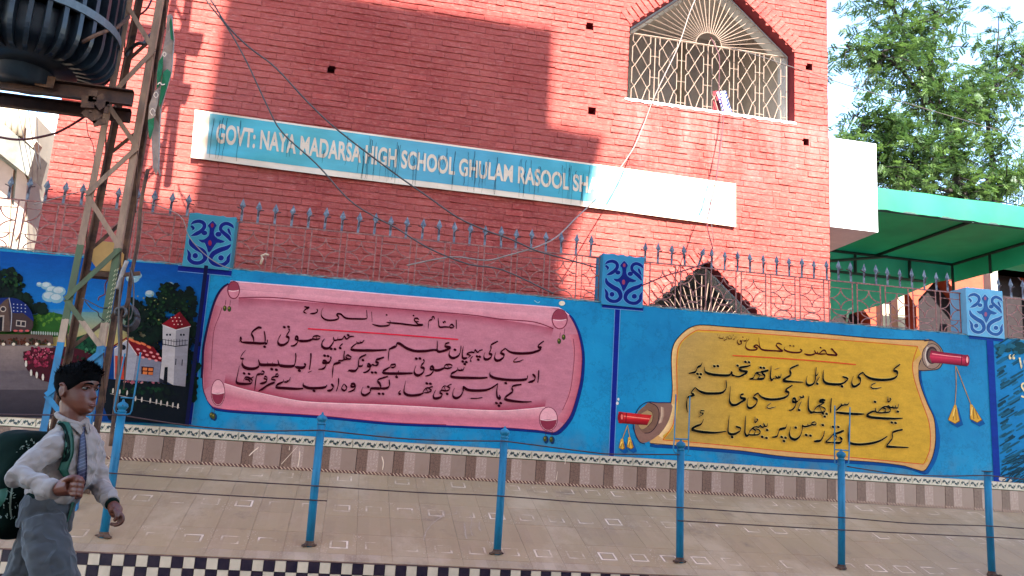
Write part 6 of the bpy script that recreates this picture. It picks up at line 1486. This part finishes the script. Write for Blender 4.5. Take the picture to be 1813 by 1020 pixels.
# hair: a cap over the skull plus many short tufts
hr = MB(); rh = random.Random(5); cap = MB(); v = []; nth2 = 60; f = []
def hairline(th):
    a_ = abs((th+math.pi) % (2*math.pi)-math.pi)
    return float(np.interp(a_, [0, .55, .85, 1.15, 1.45, 1.75, 2.1, 3.15], [.046, .042, .034, .010, -.006, .022, -.045, -.068]))
rows_ = 16
for i in range(rows_+1):
    for k in range(nth2):
        th = 2*math.pi*k/nth2; z0_ = hairline(th); z = z0_+(.110-z0_)*(i/rows_); x, y = hp(th, z); s_ = 1+.075*min(1, i/2.0)+.01; up_ = .020*min(1, i/3)*(1 if z > .03 else .3)+(.010*max(0, math.cos(th)) if z > .05 else 0)
        n_ = noise.noise(Vector((x*60, y*60, z*60)))*.004; v.append(HW(-.01+(x+.01)*(s_+n_*8), y*(s_+n_*8), z+up_+n_))
for i in range(rows_):
    for k in range(nth2): k2 = (k+1) % nth2; f.append((i*nth2+k, i*nth2+k2, (i+1)*nth2+k2, (i+1)*nth2+k))
f.append(tuple(rows_*nth2+k for k in range(nth2))); b0_ = len(v)
v += [HC+(p-HC)*.93 for p in v[:nth2]]; f += [(k, b0_+k, b0_+(k+1) % nth2, (k+1) % nth2) for k in range(nth2)]
hr.add(v, f)
for k in range(1500):
    i = rh.randrange(1, rows_+1); kk = rh.randrange(nth2); p = v[i*nth2+kk]; n_ = (p-HW(-.01, 0, .0)).normalized(); fwd_ = HF*.9+HU*.25 if (p-HC).dot(HU) > .055 else -HF*.15-HU*1.0
    ln = rh.uniform(.010, .024) if (p-HC).dot(HU) > .055 else rh.uniform(.004, .010); d = (n_*.75+fwd_*.7+Vector((rh.gauss(0, .25), rh.gauss(0, .25), rh.gauss(0, .25)))).normalized(); w_ = d.cross(n_+Vector((.01, .02, 0))).normalized()*.0022
    p0 = p-n_*.004; hr.add([p0-w_, p0+w_, p0+d*ln], [(0, 1, 2)])
hr.build('hair', M_HAIR, boy, True)
# shirt
sh_ = MB()
loft(sh_, [(A(92, 886, 3.73), .098, .076), (A(97, 870, 3.73), .116, .092), (A(108, 842, 3.73), .128, .102), (A(117, 818, 3.73), .134, .102), (A(124, 795, 3.73), .140, .090), (A(127, 776, 3.73), .125, .080), (A(127, 758, 3.72), .085, .068), (A(127, 750, 3.72), .064, .060), (A(126, 742, 3.715), .056, .056)], SV, 24)
sh_.tube([A(105, 783, 3.64), shN, shN.lerp(elN, .5), elN, elN.lerp(wrN, .35), elN.lerp(wrN, .92)], [.048, .051, .044, .039, .037, .030], 12)
sh_.ellipsoid(elN+Vector((-.002, 0, -.006)), (.039, .039, .041), 12)
sh_.tube([A(153, 784, 3.86), shF, shF.lerp(elF, .5), elF, elF.lerp(wrF, .4), elF.lerp(wrF, .93)], [.052, .052, .047, .044, .039, .030], 12)
shirt, bvs = voxel(sh_, .0055, 4, 'shirt', M_SHIRT, boy, .009, 15, 3)
def cuff(a_, b_, r, nm='cuff'):
    d = (b_-a_).normalized(); q = MB(); q.tube([a_, a_+d*.004, a_+d*.045, a_+d*.047], [r*.9, r, r*.97, r*.85], 18); return q.build(nm, M_SHIRT, shirt, True)
cuff(elN.lerp(wrN, .80), wrN, .035); cuff(elF.lerp(wrF, .72), wrF, .033)
# trousers
tr_ = MB()
loft(tr_, [(A(92, 872, 3.73), .100, .076), (A(88, 892, 3.73), .112, .084), (A(83, 915, 3.73), .114, .086), (A(78, 935, 3.73), .108, .08)], SV, 24)
tr_.tube([A(77, 918, 3.67), A(80, 950, 3.65), A(92, 1000, 3.61), knN, knN.lerp(anN, .5), anN+Vector((0, 0, .02))], [.072, .082, .086, .080, .070, .065], 16)
tr_.tube([A(78, 920, 3.79), A(64, 960, 3.81), A(44, 1015, 3.84), knF, knF.lerp(anF, .5), anF+Vector((0, 0, .02))], [.066, .078, .078, .074, .068, .062], 16)
trou, bvt = voxel(tr_, .006, 4, 'trousers', M_TROU, boy, .008, 12, 11)
for s_, a_, d in ((0, anN, Vector((1, -.1, 0))), (1, anF, Vector((.85, 0, -.5)))):
    d.normalize(); q = MB(); loft(q, [(a_+Vector((-.05, 0, -.03)), .028, .030), (a_+d*.0+Vector((0, 0, -.03)), .036, .045), (a_+d*.07+Vector((0, 0, -.045)), .042, .034), (a_+d*.15+Vector((0, 0, -.055)), .036, .022), (a_+d*.175+Vector((0, 0, -.06)), .018, .014)], (0, 1, 0), 14); q.build('shoe', M_SHOE, boy, True)
def on(bv, x, y, off, Yd=3.6):
    o = Vector((0, 0, CAMZ)); d = (at(x, y, 5)-o).normalized(); h = bv.ray_cast(o, d)
    if h[0] is None: return at(x, y, Yd)
    return h[0]-d*off
def sheet(rows2, bv, off, name, mat, par, Yd=3.6, thick=.003, cols=None):
    """a strip of cloth given by left and right edges, laid on the body"""
    n = len(rows2); m_ = 4; v = []; f = []
    for l, r in rows2:
        for k in range(m_+1): t = k/m_; v.append(on(bv, l[0]*(1-t)+r[0]*t, l[1]*(1-t)+r[1]*t, off, Yd))
    nv_ = len(v); v += [p+Vector((0, thick, 0)) for p in v]
    for i in range(n-1):
        for k in range(m_): a_ = i*(m_+1)+k; f += [(a_, a_+1, a_+m_+2, a_+m_+1), (nv_+a_, nv_+a_+m_+1, nv_+a_+m_+2, nv_+a_+1)]
    for i in range(n-1):
        for e in (0, m_): a_ = i*(m_+1)+e; f.append((a_, a_+m_+1, nv_+a_+m_+1, nv_+a_))
    return mesh_obj(name, v, f, mat, par, True)
def dens(rows2, k=3):
    L = catmull([r[0] for r in rows2], k); Rr = catmull([r[1] for r in rows2], k); return list(zip(L, Rr))
def tie_mat():
    mt, t, b = nt('striped navy tie'); p = wpos(t); mp = N(t, 'Mapping'); mp.inputs['Rotation'].default_value = (0, math.radians(-55), 0); t.links.new(p, mp.inputs[0]); w = N(t, 'TexWave'); w.inputs['Scale'].default_value = 26; w.bands_direction = 'X'; t.links.new(mp.outputs[0], w.inputs[0])
    t.links.new(mixc(t, ramp(t, w.outputs['Fac'], [(.84, 0.), (.93, 1.)]), (.014, .011, .036, 1), (.075, .062, .105, 1)), b.inputs['Base Color']); b.inputs['Roughness'].default_value = .5; return mt
M_TIE = tie_mat()
tie = sheet(dens([((142,757),(151,755)),((141,764),(150,763)),((143,768),(150,768)),((141,780),(152,780)),((138,808),(154,808)),((136,835),(154,835)),((135,855),(152,855)),((134,872),(146,870)),((135,886),(137,884))]), bvs, .010, 'tie', M_TIE, boy)
# collar
sheet(dens([((110,741),(120,738)),((114,746),(134,746)),((124,753),(145,756)),((136,764),(147,762)),((142,769),(144,769))], 2), bvs, .014, 'collar', M_SHIRT, shirt, 3.66)
nc_ = A(127, 745, 3.715); q = MB(); q.tube([nc_+Vector((.056*math.cos(t), .056*math.sin(t), .004-.020*math.cos(t+.3))) for t in np.linspace(0, 2*math.pi, 25)], .011, 8); q.build('collar_band', M_SHIRT, shirt, True)
sheet(dens([((151,752),(155,748)),((152,760),(159,757)),((155,768),(160,765))], 2), bvs, .010, 'collar', M_SHIRT, shirt, 3.66)
# shirt buttons
for x, y in ((131,790),(134,815)): pass
# belt
q = MB(); bc = A(92, 876, 3.73)
loft(q, [(bc-Vector((0, 0, .018)), .102, .078), (bc-Vector((0, 0, .017)), .105, .081), (bc+Vector((0, 0, .012)), .103, .079), (bc+Vector((0, 0, .013)), .09, .07)], SV, 28); q.build('belt', M_BAG, boy, True)
wat = MB(); d = (wrF-elF).normalized(); c0 = elF.lerp(wrF, 1.0); wat.tube([c0, c0+d*.012], .026, 14); wat.build('wristband', M_BAG, boy, True)

# backpack
bk = empty('backpack', A(20, 935, 3.86), 'black and teal school backpack on the back of the walking boy', 'backpack')
def slabbox(c, hx, hy, hz, n=26, e=.35):
    """rounded box: hx along the spine direction, hy across, hz up"""
    q = MB(); v = []; f = []; h = n//2; sg = lambda a_, p_: (abs(a_)**p_)*(1 if a_ > 0 else -1)
    for i in range(h+1):
        ph = -math.pi/2+math.pi*i/h
        for k in range(n):
            t = 2*math.pi*k/n; v.append(Vector(c)-FD*hx*sg(math.cos(ph), e)*sg(math.cos(t), e)+SV*hy*sg(math.cos(ph), e)*sg(math.sin(t), e)+(Vector((0, 0, 1))+Vector((.10, 0, 0)))*hz*sg(math.sin(ph), e))
    for i in range(h):
        for k in range(n): k2 = (k+1) % n; f.append((i*n+k, i*n+k2, (i+1)*n+k2, (i+1)*n+k))
    q.add(v, f); return q
cb = A(36, 856, 3.86)
bag, bvbag = voxel(slabbox(cb, .115, .155, .215, 30, .5), .009, 4, 'bag_body', M_BAG, bk, .008, 8, 5)
voxel(slabbox(cb-FD*.13-Vector((0, 0, .05)), .05, .12, .12, 24, .5), .008, 3, 'front_pocket', M_BAG, bk, .006, 9, 2)
sheet(dens([((-6,868),(12,864)),((-6,885),(14,872)),((-6,905),(8,888))], 3), bvbag, .012, 'teal_panel', M_BAGG, bk, 3.7)
q = MB(); q.tube([on(bvbag, x, y, .006, 3.7) for x, y in ((22,862),(19,880),(18,898),(20,915))], .0035, 5); q.build('zip', simple('pale zip', (.20, .22, .16, 1), .5), bk)
q = MB(); rz = random.Random(3)
for k in range(26): x, y = rz.uniform(0, 32), rz.uniform(870, 925); p = on(bvbag, x, y, .008, 3.7); q.bar(p, p+Vector((rz.uniform(-.012, .012), 0, rz.uniform(-.012, .012))), .003, .002)
for k in range(14): x = rz.uniform(28, 62); y = 797-(x-28)*.42+rz.uniform(-6, 10); p = on(bvbag, x, y, .008, 3.7); q.bar(p, p+Vector((rz.uniform(-.01, .012), 0, rz.uniform(0, .012))), .004, .002)
q.build('printed_marks', simple('pale print', (.22, .26, .20, 1), .6), bk)
st = sheet(dens([((97,753),(104,746)),((102,749),(111,742)),((110,752),(120,745)),((114,765),(126,758)),((115,785),(130,778)),((112,805),(130,802)),((106,822),(124,820)),((102,832),(120,832))], 3), bvs, .018, 'shoulder_strap', M_BAGG, bk, 3.5, .008)
sheet(dens([((102,752),(106,748)),((107,754),(113,750)),((113,764),(119,762)),((117,785),(124,783)),((114,808),(124,806)),((109,818),(119,817))], 3), bvs, .0215, 'strap_webbing', M_BAG, st, 3.49, .002)
sheet(dens([((104,832),(120,831)),((110,842),(122,838)),((118,850),(127,846)),((124,855),(131,851))], 3), bvs, .016, 'strap_tail', M_BAGG, bk, 3.45, .004)
sheet(dens([((124,878),(132,876)),((126,890),(134,886)),((124,902),(130,900)),((117,926),(121,922))], 3), bvt, .012, 'strap_end', M_BAGG, bk, 3.5, .003)
print('objects', len(bpy.data.objects))
